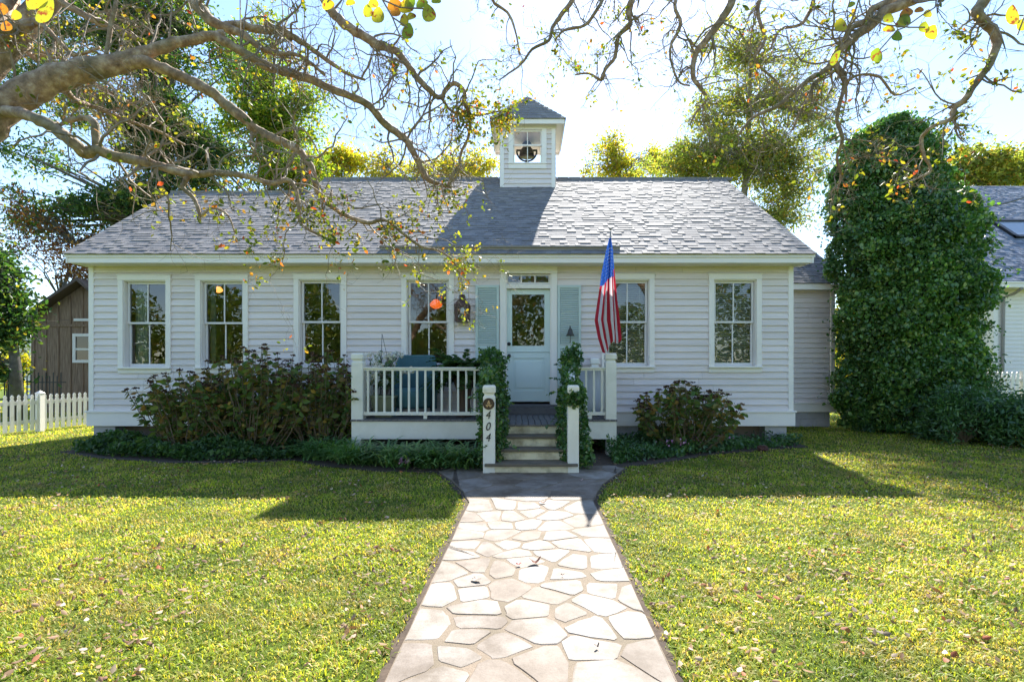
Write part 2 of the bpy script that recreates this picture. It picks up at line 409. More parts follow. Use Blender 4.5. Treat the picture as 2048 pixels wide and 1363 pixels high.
for i, (sx, sy) in enumerate(seeds):
    gap = random.choice((.004,.008,.012,.02))
    poly = [(sx-.7,sy-.7),(sx+.7,sy-.7),(sx+.7,sy+.7),(sx-.7,sy+.7)]
    for j, (tx, ty) in enumerate(seeds):
        if i == j: continue
        dx, dy = tx-sx, ty-sy; d = math.hypot(dx, dy)
        if d > 1.6: continue
        nx, ny = dx/d, dy/d
        # tilt each joint a little so cells are not a clean Voronoi diagram (same tilt seen from both stones)
        hsh = math.sin((sx+tx)*57.3+(sy+ty)*31.7)*.28
        ca, sa = math.cos(hsh), math.sin(hsh); nx, ny = nx*ca-ny*sa, nx*sa+ny*ca
        mx_, my_ = (sx+tx)/2, (sy+ty)/2
        poly = clip(poly, nx, ny, nx*mx_+ny*my_-gap)
        if len(poly) < 3: break
    if len(poly) < 3: continue
    poly = clip(poly, 0, 1, 7.12)
    if len(poly) < 3: continue
    pts = []
    for k in range(len(poly)):
        a = Vector(poly[k]); b = Vector(poly[(k+1)%len(poly)]); L = (b-a).length
        if L < .03: continue
        pts.append(a.lerp(b, .10)); 
        for q in range(1, max(1,int(L/.09))): pts.append(a.lerp(b, .1+.8*q/max(1,int(L/.09))))
        pts.append(a.lerp(b, .90))
    pp = []
    for p in pts:
        x = p.x+random.uniform(-.006,.006); y = p.y+random.uniform(-.006,.006)
        x = min(max(x, left_bound(y)+.006), right_bound(y)-.006); pp.append((x,y))
    n = len(pp)
    if n < 3: continue
    h = .0195+random.uniform(0,.003)
    cx = sum(p[0] for p in pp)/n; cy = sum(p[1] for p in pp)/n
    tilt = (random.uniform(-.006,.006), random.uniform(-.006,.006))
    inner = [(cx+(x-cx)*.975, cy+(y-cy)*.975, h+(x-cx)*tilt[0]+(y-cy)*tilt[1]) for x,y in pp]
    st.add(inner+[(x,y,h-.0012) for x,y in pp]+[(x,y,.014) for x,y in pp],
           [tuple(range(n))]+[(a, a+n, (a+1)%n+n, (a+1)%n) for a in range(n)]+[(a+n, a+2*n, (a+1)%n+2*n, (a+1)%n+n) for a in range(n)])
root = pb.build('path', mortarmat()); tag(root, kind='structure')
stn = st.build('flagstones', stonemat(), root)

BEDL = [(-7.9,9.6),(-7.75,8.3),(-6.6,7.75),(-5.2,7.35),(-4.2,7.35),(-3.5,7.55),(-2.9,7.1),(-2.0,6.75),(-1.1,6.66),(-.5,7.0),(-.5,9.6)]
BEDR = [(.8,9.6),(.8,7.15),(1.35,7.0),(1.9,7.3),(3.0,8.05),(4.2,8.6),(5.05,8.85),(5.05,9.6)]
for Pp, nm in ((BEDL,'flower_bed'),(BEDR,'flower_bed')):
    b = MB(); q = densify(Pp, .15, .03); b.add([(x,y,.010) for x,y in q], [tuple(range(len(q)))]); tag(b.build(nm, M['soil']), kind='structure')

# ------------------------------------------------------------------ lawn
HOUSE = [(-8.06,9.3),(4.95,9.3),(4.95,12.07),(7.45,12.07),(7.45,16),(-8.06,16)]
def lawn():
    xs, ys, ws, hs = [], [], [], []
    for y0, y1, dens, w, h in ((-.8,1.5,900,.006,.035),(1.5,3.2,7200,.0052,.030),(3.2,5.0,4800,.007,.030),(5,7.5,2300,.010,.032),(7.5,13,900,.014,.036),(13,22,160,.03,.05)):
        half = 1.12*y1+.8
        n = int(dens*(y1-y0)*2*half)
        x = rng.uniform(-half, half, n); y = rng.uniform(y0, y1, n)
        k = (np.abs(x) < 1.1*np.maximum(y,1.2)+.9)
        x, y = x[k], y[k]
        xs.append(x); ys.append(y); ws.append(np.full(len(x), w)); hs.append(np.full(len(x), h))
    x = np.concatenate(xs); y = np.concatenate(ys); w = np.concatenate(ws); h = np.concatenate(hs)
    # thin spots and tufts
    def vn(x, y, s, seed):
        r = np.random.default_rng(seed); T = r.random((64,64)); u = (x/s)%64; v = (y/s)%64
        i = np.floor(u).astype(int)%64; j = np.floor(v).astype(int)%64; fu = u-np.floor(u); fv = v-np.floor(v)
        fu = fu*fu*(3-2*fu); fv = fv*fv*(3-2*fv)
        return (T[i,j]*(1-fu)*(1-fv)+T[(i+1)%64,j]*fu*(1-fv)+T[i,(j+1)%64]*(1-fu)*fv+T[(i+1)%64,(j+1)%64]*fu*fv)
    tuft = vn(x,y,.11,1)*.6+vn(x,y,.4,2)*.4
    k = rng.random(len(x)) < .35+1.1*tuft
    k &= ~inpoly(x, y, offset(PATH, .028)) & ~inpoly(x, y, BEDL) & ~inpoly(x, y, BEDR) & ~inpoly(x, y, HOUSE)
    # ragged edge along the path
    k &= ~(inpoly(x, y, offset(PATH, .075)) & (rng.random(len(x)) < .5))
    x, y, w, h, tuft = x[k], y[k], w[k], h[k], tuft[k]
    N = len(x)
    a = rng.uniform(0, 2*np.pi, N); lean = rng.uniform(.3, 1.6, N)
    d = np.stack([np.cos(a), np.sin(a)], 1); s = np.stack([-np.sin(a), np.cos(a)], 1)
    H = h*(.35+.85*rng.random(N))*(.55+.8*tuft); Wd = w*(.6+.7*rng.random(N))
    b = np.stack([x, y, np.zeros(N)], 1)
    def pt(out, z, side):
        return np.stack([x+d[:,0]*out+s[:,0]*side, y+d[:,1]*out+s[:,1]*side, z], 1)
    o1 = H*lean*.45; o2 = H*lean*1.15
    V = np.stack([pt(0*H,0*H,-Wd*.35), pt(0*H,0*H,Wd*.35), pt(o1,H*.65,Wd*.5), pt(o1,H*.65,-Wd*.5), pt(o2,H*(.95-.3*(lean>.9)),0*H)], 1)
    o = numesh('grass', V, 5, M['grass'], None, [(0,1,2,3),(3,2,4)])
    tag(o, 'short yellow green lawn grass with dry tan blades', 'grass', kind='stuff')
    # fallen leaves
    n = 9000; y = 1.5+rng.random(n)**1.3*8; x = rng.uniform(-1.1,1.1,n)*(y+.5)
    dens = vn(x,y,.7,5)*.7+vn(x,y,.25,6)*.3+.16*(x > .6)+.16*np.exp(-((x-2.2)**2+(y-3.3)**2)/1.1)
    k = (dens > .50) & ~inpoly(x,y,offset(PATH,.03)) & ~inpoly(x,y,HOUSE)
    x, y = x[k], y[k]; P = np.stack([x,y,.022+.02*rng.random(len(x))],1)
    dd = rng.normal(size=(len(x),3)); dd[:,2] *= .3
    o = leaves('fallen_leaves', P, .036, M['lf_fallen'], None, .55, up=.6, dirs=dd)
    tag(o, 'dry tan and rust coloured leaves fallen over the lawn', 'fallen leaves', kind='stuff')
lawn()

# ------------------------------------------------------------------ the house
YF = 9.26
def hx(px): return (px-VX)/108.0
def hz(py): return EYE+(VY-py)/108.0
house = empty('house', (-1.5, YF, 0), 'single storey white clapboard cottage with grey shingle roof, roof cupola and front porch', 'house')

def siding(mb, x0, x1, z0, z1, Y, holes, row=.1218, face=-1, t=.027):
    """real lapped boards facing -Y, cut round openings (x0,x1,z0,z1)"""
    n = int(round((z1-z0)/row)); row = (z1-z0)/n
    for i in range(n):
        a = z0+i*row; b = a+row
        cuts = sorted({a, b} | {h[2] for h in holes if a < h[2] < b} | {h[3] for h in holes if a < h[3] < b})
        for c, d in zip(cuts[:-1], cuts[1:]):
            xs = [(x0, x1)]; mid = (c+d)/2
            for h in holes:
                if h[2] < mid < h[3]:
                    nx = []
                    for p, q in xs:
                        if h[0] > p: nx.append((p, min(q, h[0])))
                        if h[1] < q: nx.append((max(p, h[1]), q))
                    xs = [s for s in nx if s[1]-s[0] > 1e-4]
            def yy(z): return Y-.004-t*(1-(z-a)/row)
            brk = []
            for p, q in xs:
                k_ = p
                while q-k_ > 2.2:
                    m_ = k_+.6+1.5*((math.sin(i*12.9898+k_*3.7)*43758.5453)%1); brk.append((k_, m_)); k_ = m_+.003
                brk.append((k_, q))
            for p, q in brk:
                mb.quad((p,yy(c),c),(q,yy(c),c),(q,yy(d),d),(p,yy(d),d))
                if abs(c-a) < 1e-6:
                    mb.quad((p,Y,c),(q,Y,c),(q,yy(c),c),(p,yy(c),c))

wins = [(239,344,551,746),(393,498,551,746),(589,694,549,744),(803.5,908.5,549,744),(1203,1308,549,744),(1416.5,1521.5,549,744)]
WO = [(hx(a+5),hx(b-5),hz(d-6),hz(c+5)) for a,b,c,d in wins]
DOOR = (hx(1003), hx(1111), hz(812), hz(535))
Z0 = hz(822); Z1 = 3.30
w = MB(); siding(w, hx(180)+.09, hx(1585)-.09, Z0, Z1, YF, WO+[DOOR])
# other walls (plain lapped): left, right, back
def side_siding(mb, X, y0, y1, z0, z1, sgn, row=.1218, t=.017):
    n = int((z1-z0)/row)
    for i in range(n):
        a = z0+i*row; b = a+row
        mb.quad((X+sgn*(t+.004),y0,a),(X+sgn*(t+.004),y1,a),(X+sgn*.004,y1,b),(X+sgn*.004,y0,b))
        mb.quad((X,y0,a),(X,y1,a),(X+sgn*(t+.004),y1,a),(X+sgn*(t+.004),y0,a))
RX0, RX1 = -8.16, 5.14; WX0, WX1 = hx(180), hx(1585)
EY, EZ = 8.86, 3.44; SL = .705
RYM, RZM = 12.92, EZ+(12.92-8.86)*SL
RYL = 11.93; RZL = EZ+(11.93-8.86)*SL
BYM = 2*RYM-EY-.4; BYL = 2*RYL-EY-.4
side_siding(w, WX0, YF+.05, BYL, Z0, Z1, -1); side_siding(w, WX1, YF+.05, 16.5, Z0, Z1, 1)
w.quad((WX0,BYL,0),(WX1,BYL,0),(WX1,BYL,Z1),(WX0,BYL,Z1))
# gable ends
w.add([(WX1,YF,Z1),(WX1,16.5,Z1),(WX1,RYM,RZM-.12)],[(0,1,2)])
w.add([(WX0,YF,Z1),(WX0,BYL,Z1),(WX0,RYL,RZL-.12)],[(0,1,2)])
w.build('wall', M['siding'], house)
w = MB()  # inner shell, one dark room behind the windows
IX0, IX1, IY0, IY1, IZ0, IZ1 = WX0+.12, WX1-.12, YF+.13, 12.6, .74, 3.28
w.quad((IX0,IY1,IZ0),(IX1,IY1,IZ0),(IX1,IY1,IZ1),(IX0,IY1,IZ1)); w.quad((IX0,IY0,IZ1),(IX1,IY0,IZ1),(IX1,IY1,IZ1),(IX0,IY1,IZ1))
w.quad((IX0,IY0,IZ0),(IX0,IY1,IZ0),(IX0,IY1,IZ1),(IX0,IY0,IZ1)); w.quad((IX1,IY0,IZ0),(IX1,IY1,IZ0),(IX1,IY1,IZ1),(IX1,IY0,IZ1))
for xx in (hx(545), hx(750), hx(985), hx(1150), hx(1360)): w.box(xx-.05,xx+.05,IY0+.3,IY1-.01,IZ0,IZ1-.005)
w.build('interior_wall', M['interior'], house)
w = MB(); w.box(IX0,IX1,IY0,IY1+.02,IZ0-.1,IZ0); w.build('interior_floor', M['floor_in'], house)

# trim: corner boards, skirt, frieze, soffit, fascia
w = MB()
w.box(WX0-.005,WX0+.09,YF-.03,YF+.06,Z0+.012,Z1); w.build('corner_board', M['trim'], house, bevel=.004)
w = MB(); w.box(WX1-.09,WX1+.005,YF-.03,YF+.06,Z0+.012,Z1); w.build('corner_board', M['trim'], house, bevel=.004)
w = MB(); w.box(WX0-.03,WX1+.03,YF-.045,YF+.05,hz(851),Z0-.02); w.box(WX0-.05,WX1+.05,YF-.065,YF+.05,Z0-.02,Z0+.012)
w.build('skirt_board', M['trim'], house, bevel=.004)
w = MB()
FZ0 = EZ-.165
w.box(RX0+.02,RX1-.02,EY+.012,EY+.04,FZ0,EZ-.035); w.box(RX0,RX1,EY-.012,EY+.012,EZ-.07,EZ-.012)
w.build('fascia', M['trim'], house, bevel=.004)
w = MB(); w.box(RX0+.02,RX1-.02,EY+.04,YF+.02,FZ0+.01,FZ0+.03); w.build('soffit', M['trim'], house)
for X, ry, rz, s in ((RX1-.02,RYM,RZM,-1),(RX0+.02,RYL,RZL,1)):   # rake boards up both gables
    w = MB()
    for yb in (EY, 2*ry-EY-.4):
        w.add([(X,yb,EZ-.03),(X,ry,rz-.03),(X,ry,rz-.21),(X,yb,EZ-.17),(X+s*.03,yb,EZ-.03),(X+s*.03,ry,rz-.03),(X+s*.03,ry,rz-.21),(X+s*.03,yb,EZ-.17)],
              [(0,1,2,3),(7,6,5,4),(3,2,6,7),(0,4,5,1),(0,3,7,4)])
    w.build('rake_board', M['trim'], house)
w = MB()
w.box(WX0+.2,WX1-.1,YF+.25,YF+.35,0,.45)
w.build('foundation', M['brickdark'], house)
for X in (WX0+.25, -5.6, -3.3, 1.9, 3.4, WX1-.3):
    w = MB(); w.box(X-.2,X+.2,YF+.02,YF+.3,0,.345); w.build('foundation_pier', M['block'], house)

def shingles(mb, y0, z0, slope, smax, xl, xr, e=.118, under=True):
    """courses of tabs climbing +Y from the eave"""
    L = math.hypot(1, slope); cy, cz = 1/L, slope/L; ny, nz = -slope/L, 1/L
    def P(x, s, h): return (x, y0+cy*s+ny*h, z0+cz*s+nz*h)
    n = int(math.ceil(smax/e))
    for i in range(n):
        s0 = i*e-.02 if i == 0 else i*e; s1 = min((i+1)*e+.01, smax)
        a, b = xl(s0), xr(s0); x = a-random.uniform(0,.25)
        while x < b:
            wd = random.choice((.07,.09,.11,.14,.17,.2)); h = random.choice((.008,.009,.009,.016,.018)); ds = random.uniform(-.0015,.0015)
            p, q = max(x, a), min(x+wd, b)
            if q-p > .01:
                mb.add([P(p,s0+ds,h),P(q,s0+ds,h),P(q,s1,h*.35+.001),P(p,s1,h*.35+.001),P(p,s0+ds,-.004),P(q,s0+ds,-.004),P(p,s1,-.004),P(q,s1,-.004)],
                       [(0,1,2,3),(4,5,1,0),(0,3,6,4),(5,7,2,1)])
            x += wd
SM = (RYM-EY)*math.hypot(1,SL); SLf = (RYL-EY)*math.hypot(1,SL)
r = MB()
shingles(r, EY-.03, EZ-.01, SL, SM, lambda s: (RX0-.24*s/SLf if s < SLf else -5.17), lambda s: RX1+.01)
r.build('roof', M['shingle'], house)
r = MB()   # deck under the shingles, back slopes, ridge caps
r.quad((RX0,EY,EZ-.03),(-5.17,EY,EZ-.03),(-5.17,RYL,RZL-.03),(RX0-.24,RYL,RZL-.03)); r.quad((-5.17,EY,EZ-.03),(RX1,EY,EZ-.03),(RX1,RYM,RZM-.03),(-5.17,RYM,RZM-.03))
r.quad((RX0-.24,RYL,RZL),(-5.17,RYL,RZL),(-5.17,BYL+.4,EZ),(RX0,BYL+.4,EZ)); r.quad((-5.17,RYM,RZM),(RX1,RYM,RZM),(RX1,BYM+.4,EZ),(-5.17,BYM+.4,EZ))
r.add([(-5.17,RYL,RZL-.05),(-5.17,RYM,RZM-.03),(-5.17,BYM,EZ),(-5.17,BYL,EZ)],[(0,1,2,3)])
x = RX0-.24
while x < -5.2: r.box(x,x+.29,RYL-.09,RYL+.09,RZL-.06,RZL+.012+random.uniform(0,.006)); x += .3
x = -5.17
while x < RX1-.1: r.box(x,x+.29,RYM-.09,RYM+.09,RZM-.06,RZM+.012+random.uniform(0,.006)); x += .3
r.build('roof_deck', M['shingle'], house)
w = MB(); yy = EY+.10; zz = EZ+.1*SL
w.box(-2.6,1.70,yy-.012,yy+.004,zz+.005,zz+.075); w.box(-2.6,1.70,yy-.05,yy-.012,zz+.055,zz+.075)
w.build('rain_diverter', M['metal_grey'], house)

# windows
def window(parent, x0, x1, z0, z1, Y, cw=.093, apron=.11, blind=False, curtain=None, muntin=True, nm='window', split=.5):
    c = MB()
    zs_ = z0+apron
    c.box(x0,x0+cw,Y-.045,Y+.01,zs_,z1-cw); c.box(x1-cw,x1,Y-.045,Y+.01,zs_,z1-cw)
    c.box(x0-.004,x1+.004,Y-.05,Y+.01,z1-cw,z1); c.box(x0-.02,x1+.02,Y-.062,Y+.01,z1,z1+.018)
    c.box(x0,x1,Y-.04,Y+.01,z0,zs_-.03)
    a, b, lo, hi = x0+cw, x1-cw, zs_, z1-cw
    for p, q in ((a-.012,a+.012),(b-.012,b+.012)): c.box(p,q,Y-.02,Y+.125,lo,hi)
    c.box(a,b,Y-.02,Y+.125,hi-.02,hi)
    wo = c.build(nm, M['trim'], parent, bevel=.003)
    s = MB(); s.box(x0-.012,x1+.012,Y-.085,Y+.12,lo-.03,lo+.004); s.build('sill', M['trim'], wo, bevel=.004)
    a += .02; b -= .02; hi -= .02
    mid = lo+(hi-lo)*(1-split)
    for (p, q, Ys) in ((mid-.018,hi,Y+.045),(lo+.005,mid+.018,Y+.085)):
        s = MB(); f = .040
        s.box(a,a+f,Ys,Ys+.035,p,q); s.box(b-f,b,Ys,Ys+.035,p,q)
        s.box(a+f,b-f,Ys,Ys+.035,q-(f if q == hi else .036),q); s.box(a+f,b-f,Ys,Ys+.035,p,p+(.036 if q == hi else .06))
        if muntin: s.box((a+b)/2-.011,(a+b)/2+.011,Ys+.006,Ys+.03,p+.036,q-.036)
        s.build('sash', M['sash'], wo)
        g_ = MB(); g_.quad((a+f,Ys+.018,p+.03),(b-f,Ys+.018,p+.03),(b-f,Ys+.018,q-.03),(a+f,Ys+.018,q-.03)); g_.build('pane', M['glass'], wo)
    if blind:
        s = MB(); z = lo+.03
        while z < hi:
            s.quad((a+.01,Y+.150,z),(b-.01,Y+.150,z),(b-.01,Y+.178,z+.020),(a+.01,Y+.178,z+.020)); z += .038
        for xx in (a+.12, b-.12): s.box(xx-.003,xx+.003,Y+.163,Y+.166,lo,hi)
        s.build('blind', M['blind'], wo)
    if curtain:
        for p, q in curtain:
            s = MB(); n = 28; pa = a+(b-a)*p; pb_ = a+(b-a)*q
            pts = [(pa+(pb_-pa)*i/n, Y+.24+.02*math.sin(i*1.3)) for i in range(n+1)]
            for i in range(n): s.quad((pts[i][0],pts[i][1],lo-.1),(pts[i+1][0],pts[i+1][1],lo-.1),(pts[i+1][0],pts[i+1][1],hi),(pts[i][0],pts[i][1],hi))
            s.build('curtain', M['curtain'], wo, smooth=True)
    return wo
cur = [[(0,.32)], [(0,.14),(.86,1)], None, None, None, None]
for i, (a,b,c,d) in enumerate(wins):
    wo = window(house, hx(a), hx(b), hz(d), hz(c), YF, blind=(i >= 4), curtain=cur[i], split=.48)
    if i >= 4: wo['label'] = 'double hung window with lowered venetian blinds'
    elif i == 0: wo['label'] = 'double hung window with a pale curtain at its left'

# door
ct = MB(); x0, x1, z1 = hx(1000), hx(1114), hz(531)
zb = hz(808); cw = .108
ct.box(x0,x0+cw,YF-.045,YF+.01,zb,z1-.15); ct.box(x1-cw,x1,YF-.045,YF+.01,zb,z1-.15)
ct.box(x0-.004,x1+.004,YF-.05,YF+.01,z1-.15,z1); ct.box(x0-.02,x1+.02,YF-.07,YF+.01,z1,z1+.02)
ct.box(x0+cw,x1-cw,YF-.03,YF+.10,hz(577),hz(569)); ct.box(x0+cw-.01,x0+cw+.02,YF-.02,YF+.12,zb,z1-.15); ct.box(x1-cw-.02,x1-cw+.01,YF-.02,YF+.12,zb,z1-.15)
ct.box(x0+cw,x1-cw,YF-.02,YF+.12,z1-.15,z1-.135)
dframe = ct.build('door_frame', M['trim'], house, bevel=.003)
s = MB(); a, b = x0+cw+.02, x1-cw-.02; p, q = hz(569), hz(546)
s.box(a,b,YF+.02,YF+.05,p,hz(564)); s.box(a,b,YF+.02,YF+.05,hz(551),q); s.box(a,hx(1016),YF+.02,YF+.05,hz(564),hz(551)); s.box(hx(1097),b,YF+.02,YF+.05,hz(564),hz(551))
for px in (1042.5,1070): s.box(hx(px-1.5),hx(px+1.5),YF+.02,YF+.05,hz(564),hz(551))
s.build('transom_sash', M['sash'], dframe)
s = MB(); s.quad((a,YF+.035,p),(b,YF+.035,p),(b,YF+.035,q),(a,YF+.035,q)); s.build('pane', M['glass'], dframe)
# dutch door
dr = MB(); a, b = hx(1013), hx(1101); Yd = YF+.045
gz0, gz1 = hz(691), hz(588); gx0, gx1 = hx(1024), hx(1089); sp = hz(704)
dr.box(a,gx0,Yd,Yd+.045,sp+.003,hz(578)); dr.box(gx1,b,Yd,Yd+.045,sp+.003,hz(578)); dr.box(gx0,gx1,Yd,Yd+.045,sp+.003,gz0); dr.box(gx0,gx1,Yd,Yd+.045,gz1,hz(578))
dr.box(a,b,Yd-.012,Yd,sp+.003,sp+.022)
pz0, pz1, px0, px1 = hz(781), hz(716), hx(1026), hx(1089); zb2 = hz(803)
dr.box(a,px0,Yd,Yd+.045,zb2,sp-.003); dr.box(px1,b,Yd,Yd+.045,zb2,sp-.003); dr.box(px0,px1,Yd,Yd+.045,zb2,pz0); dr.box(px0,px1,Yd,Yd+.045,pz1,sp-.003)
dr.box(px0,px1,Yd+.016,Yd+.04,pz0,pz1); dr.box(px0+.05,px1-.05,Yd+.006,Yd+.016,pz0+.05,pz1-.05)
door = dr.build('door', M['doorpaint'], house, bevel=.003)
s = MB(); s.quad((gx0-.01,Yd+.02,gz0),(gx1+.01,Yd+.02,gz0),(gx1+.01,Yd+.02,gz1),(gx0-.01,Yd+.02,gz1)); s.build('pane', M['glass'], door)
for py in (687, 711):
    s = MB()
    c = Vector((hx(1018), Yd, hz(py)))
    n = 16
    prof = [(.034,0),(.034,-.008),(.012,-.012),(.012,-.035),(.026,-.045),(.028,-.06),(.016,-.07)]
    for i, (r_, y_) in enumerate(prof): s.v += [(c.x+r_*math.cos(2*math.pi*k/n), c.y+y_, c.z+r_*math.sin(2*math.pi*k/n)) for k in range(n)]
    for i in range(len(prof)-1):
        for k in range(n): s.f.append((i*n+k, i*n+(k+1)%n, (i+1)*n+(k+1)%n, (i+1)*n+k)); s.m.append(0)
    s.f.append(tuple((len(prof)-1)*n+k for k in range(n))); s.m.append(0)
    s.build('door_knob', M['black'], door, smooth=True)
s = MB(); s.box(x0-.05,x1+.05,YF-.12,YF+.1,hz(808)-.045,hz(808)); s.build('threshold', M['deck'], house, bevel=.004)
s = MB(); s.box(x0-.12,x1+.10,YF-.36,YF-.01,.585,.70); s.build('door_step', M['deck'], house, bevel=.004)

# shutters
for a, b in ((951,999),(1114,1162)):
    s = MB(); xa, xb = hx(a)+.005, hx(b)-.005; za, zc = hz(800), hz(571); Y0 = YF-.06; Y1 = YF-.022
    f = .045
    s.box(xa,xa+f,Y0,Y1,za,zc); s.box(xb-f,xb,Y0,Y1,za,zc)
    rails = [(za,za+.1),(hz(697),hz(692)+.02),(zc-.05,zc)]
    for p, q in rails: s.box(xa+f,xb-f,Y0,Y1,p,q)
    for p, q in ((za+.1,hz(697)),(hz(692)+.02,zc-.05)):
        z = p+.01
        while z < q-.02:
            s.add([(xa+f,Y0+.004,z),(xb-f,Y0+.004,z),(xb-f,Y1-.004,z+.036),(xa+f,Y1-.004,z+.036),(xa+f,Y0+.004,z+.008),(xb-f,Y0+.004,z+.008),(xb-f,Y1-.004,z+.044),(xa+f,Y1-.004,z+.044)],
                  [(0,1,2,3),(7,6,5,4),(0,4,5,1)])
            z += .040
    s.quad((xa+f,Y1,za),(xb-f,Y1,za),(xb-f,Y1,zc),(xa+f,Y1,zc))
    s.build('shutter', M['teal'], house)

# side wing
def wx(px, s=82.8): return (px-VX)/s
YW = 12.07
def wz(py): return EYE+(VY-py)/82.8
wing = MB(); siding(wing, WX1, 7.36, wz(805), 3.36, YW, [], .1218); side_siding(wing, 7.46, YW, 15.4, wz(805), 3.36, 1)
wing.add([(7.46,YW,3.36),(7.46,15.4,3.36),(7.46,13.7,4.62)],[(0,1,2)])
wg = wing.build('side_wing', M['siding'], house)
s = MB(); s.box(7.37,7.47,YW-.03,YW+.06,wz(805),3.36); s.box(WX1+.02,7.5,YW-.045,YW+.05,wz(823),wz(805)-.02); s.box(WX1+.02,7.52,YW-.065,YW+.05,wz(805)-.02,wz(805)+.01)
s.box(WX1+.02,7.68,11.76,11.785,3.27,3.40); s.box(WX1+.02,7.68,11.785,YW,3.28,3.30)
s.add([(7.68,11.76,3.40),(7.68,13.7,4.75),(7.68,13.7,4.6),(7.68,11.76,3.27)],[(0,1,2,3)])
s.build('wing_trim', M['trim'], wg)
s = MB(); shingles(s, 11.74, 3.42, SL, (13.7-11.74)*math.hypot(1,SL), lambda t: WX1+.02, lambda t: 7.70); s.quad((WX1,13.7,4.79),(7.7,13.7,4.79),(7.7,15.7,3.4),(WX1,15.7,3.4)); s.quad((WX1+.02,11.78,3.405),(7.69,11.78,3.405),(7.69,13.7,4.76),(WX1+.02,13.7,4.76))
s.build('wing_roof', M['shingle'], wg)
s = MB()
for r_ in range(2):
    x = WX1+.1-(.2 if r_ else 0)
    while x < 7.36:
        q = min(x+.39, 7.37); p = max(x, WX1+.1)
        if q-p > .05: s.box(p,q,YW+.02,YW+.2,r_*.185+.004,r_*.185+.180)
        x += .4
s.box(WX1+.1,7.36,YW+.03,YW+.19,0,.37)
s.build('block_foundation', M['block'], wg, bevel=.004)

# cupola
CX = .067; CW = .675; CYf = 12.27; CYb = 13.62
cup = MB()
def cz(py, Y=12.27): return EYE+(VY-py)/F*Y
wx0, wx1, wz0, wz1 = CX-.47, CX+.46, cz(338), cz(250)
siding(cup, CX-CW+.08, CX+CW-.08, 5.70, 7.40, CYf, [(wx0+.06,wx1-.06,wz0+.06,wz1-.05)], .119)
for X, sg in ((CX-CW,-1),(CX+CW,1)): side_siding(cup, X, CYf+.05, CYb-.05, 5.5, 7.4, sg, .119)
cup.box(CX-CW+.01,CX+CW-.01,CYf+.5,CYf+.52,6.0,wz0-.02)
cup.quad((CX-CW,CYf+.02,wz0+.02),(CX+CW,CYf+.02,wz0+.02),(CX+CW,CYb,wz0+.02),(CX-CW,CYb,wz0+.02))
bx0, bx1 = wx0+.08, wx1-.08       # back wall with its own opening
for a, b, c, d in ((CX-CW,bx0,5.5,7.4),(bx1,CX+CW,5.5,7.4),(bx0,bx1,5.5,wz0+.02),(bx0,bx1,wz1-.05,7.4)): cup.box(a,b,CYb-.03,CYb,c,d)
cu = cup.build('cupola', M['siding'], house)
for X in (CX-CW, CX+CW-.09):
    for Y in (CYf-.03, CYb-.05): s = MB(); s.box(X-.004,X+.094,Y,Y+.08,5.5,7.4); s.build('corner_board', M['trim'], cu)
E = .89; ez = 7.43; YC = (CYf+CYb)/2
s = MB()
for sg in (-1,1):
    s.box(CX-E+.01,CX+E-.01,YC+sg*(E-.01)-.012,YC+sg*(E-.01)+.012,ez-.12,ez-.008)
    s.box(CX+sg*(E-.01)-.012,CX+sg*(E-.01)+.012,YC-E+.022,YC+E-.022,ez-.12,ez-.008)
s.box(CX-E+.02,CX+E-.02,YC-E+.02,YC+E-.02,ez-.05,ez-.03)
s.box(CX-CW-.03,CX+CW+.03,CYf-.035,CYb+.03,ez-.16,ez-.05)
s.build('cornice', M['trim'], cu)
s = MB(); ap = Vector((CX, YC, 8.45)); n = 9
for k in range(4):
    ang = k*math.pi/2
    def rot(x, y): return (CX+x*math.cos(ang)-y*math.sin(ang), YC+x*math.sin(ang)+y*math.cos(ang))
    for i in range(n):
        t0, t1 = i/n, (i+1)/n
        def ring(t, h):
            hw = (E+.03)*(1-t); return hw, ez-.005+(8.45-ez)*t+h
        hw0, z0_ = ring(t0, .016); hw1, z1_ = ring(t1, .004)
        x = -hw0
        off = random.uniform(0,.2)
        cuts = [-1]+sorted(random.uniform(-1,1) for _ in range(int(hw0*2/.2)))+[1]
        for a_, b_ in zip(cuts[:-1], cuts[1:]):
            p = [rot(a_*hw0,-hw0), rot(b_*hw0,-hw0), rot(b_*hw1,-hw1), rot(a_*hw1,-hw1)]
            hh = random.choice((0,.006))
            s.add([(*p[0],z0_+hh),(*p[1],z0_+hh),(*p[2],z1_),(*p[3],z1_),(*p[0],z0_-.02),(*p[1],z0_-.02)],[(0,1,2,3),(4,5,1,0)])
s.build('cupola_roof', M['shingle'], cu)
# cupola window: frame, sash
c = MB()
c.box(wx0,wx0+.115,CYf-.045,CYf+.05,wz0+.13,wz1-.13); c.box(wx1-.115,wx1,CYf-.045,CYf+.05,wz0+.13,wz1-.13); c.box(wx0,wx1,CYf-.045,CYf+.05,wz1-.13,wz1); c.box(wx0,wx1,CYf-.045,CYf+.02,wz0,wz0+.11)
c.box(wx0-.01,wx1+.01,CYf-.07,CYf+.05,wz0+.11,wz0+.135)
ga, gb, glo, ghi = wx0+.115, wx1-.115, wz0+.135, wz1-.13; gm = cz(290)
for p, q, y in ((gm-.02,ghi,CYf+.0),(glo,gm+.02,CYf+.03)):
    c.box(ga,ga+.03,y,y+.03,p,q); c.box(gb-.03,gb,y,y+.03,p,q); c.box(ga+.03,gb-.03,y,y+.03,p,p+.035); c.box(ga+.03,gb-.03,y,y+.03,q-.035,q); c.box((ga+gb)/2-.01,(ga+gb)/2+.01,y+.005,y+.025,p,q)
c.build('cupola_window', M['trim'], cu)
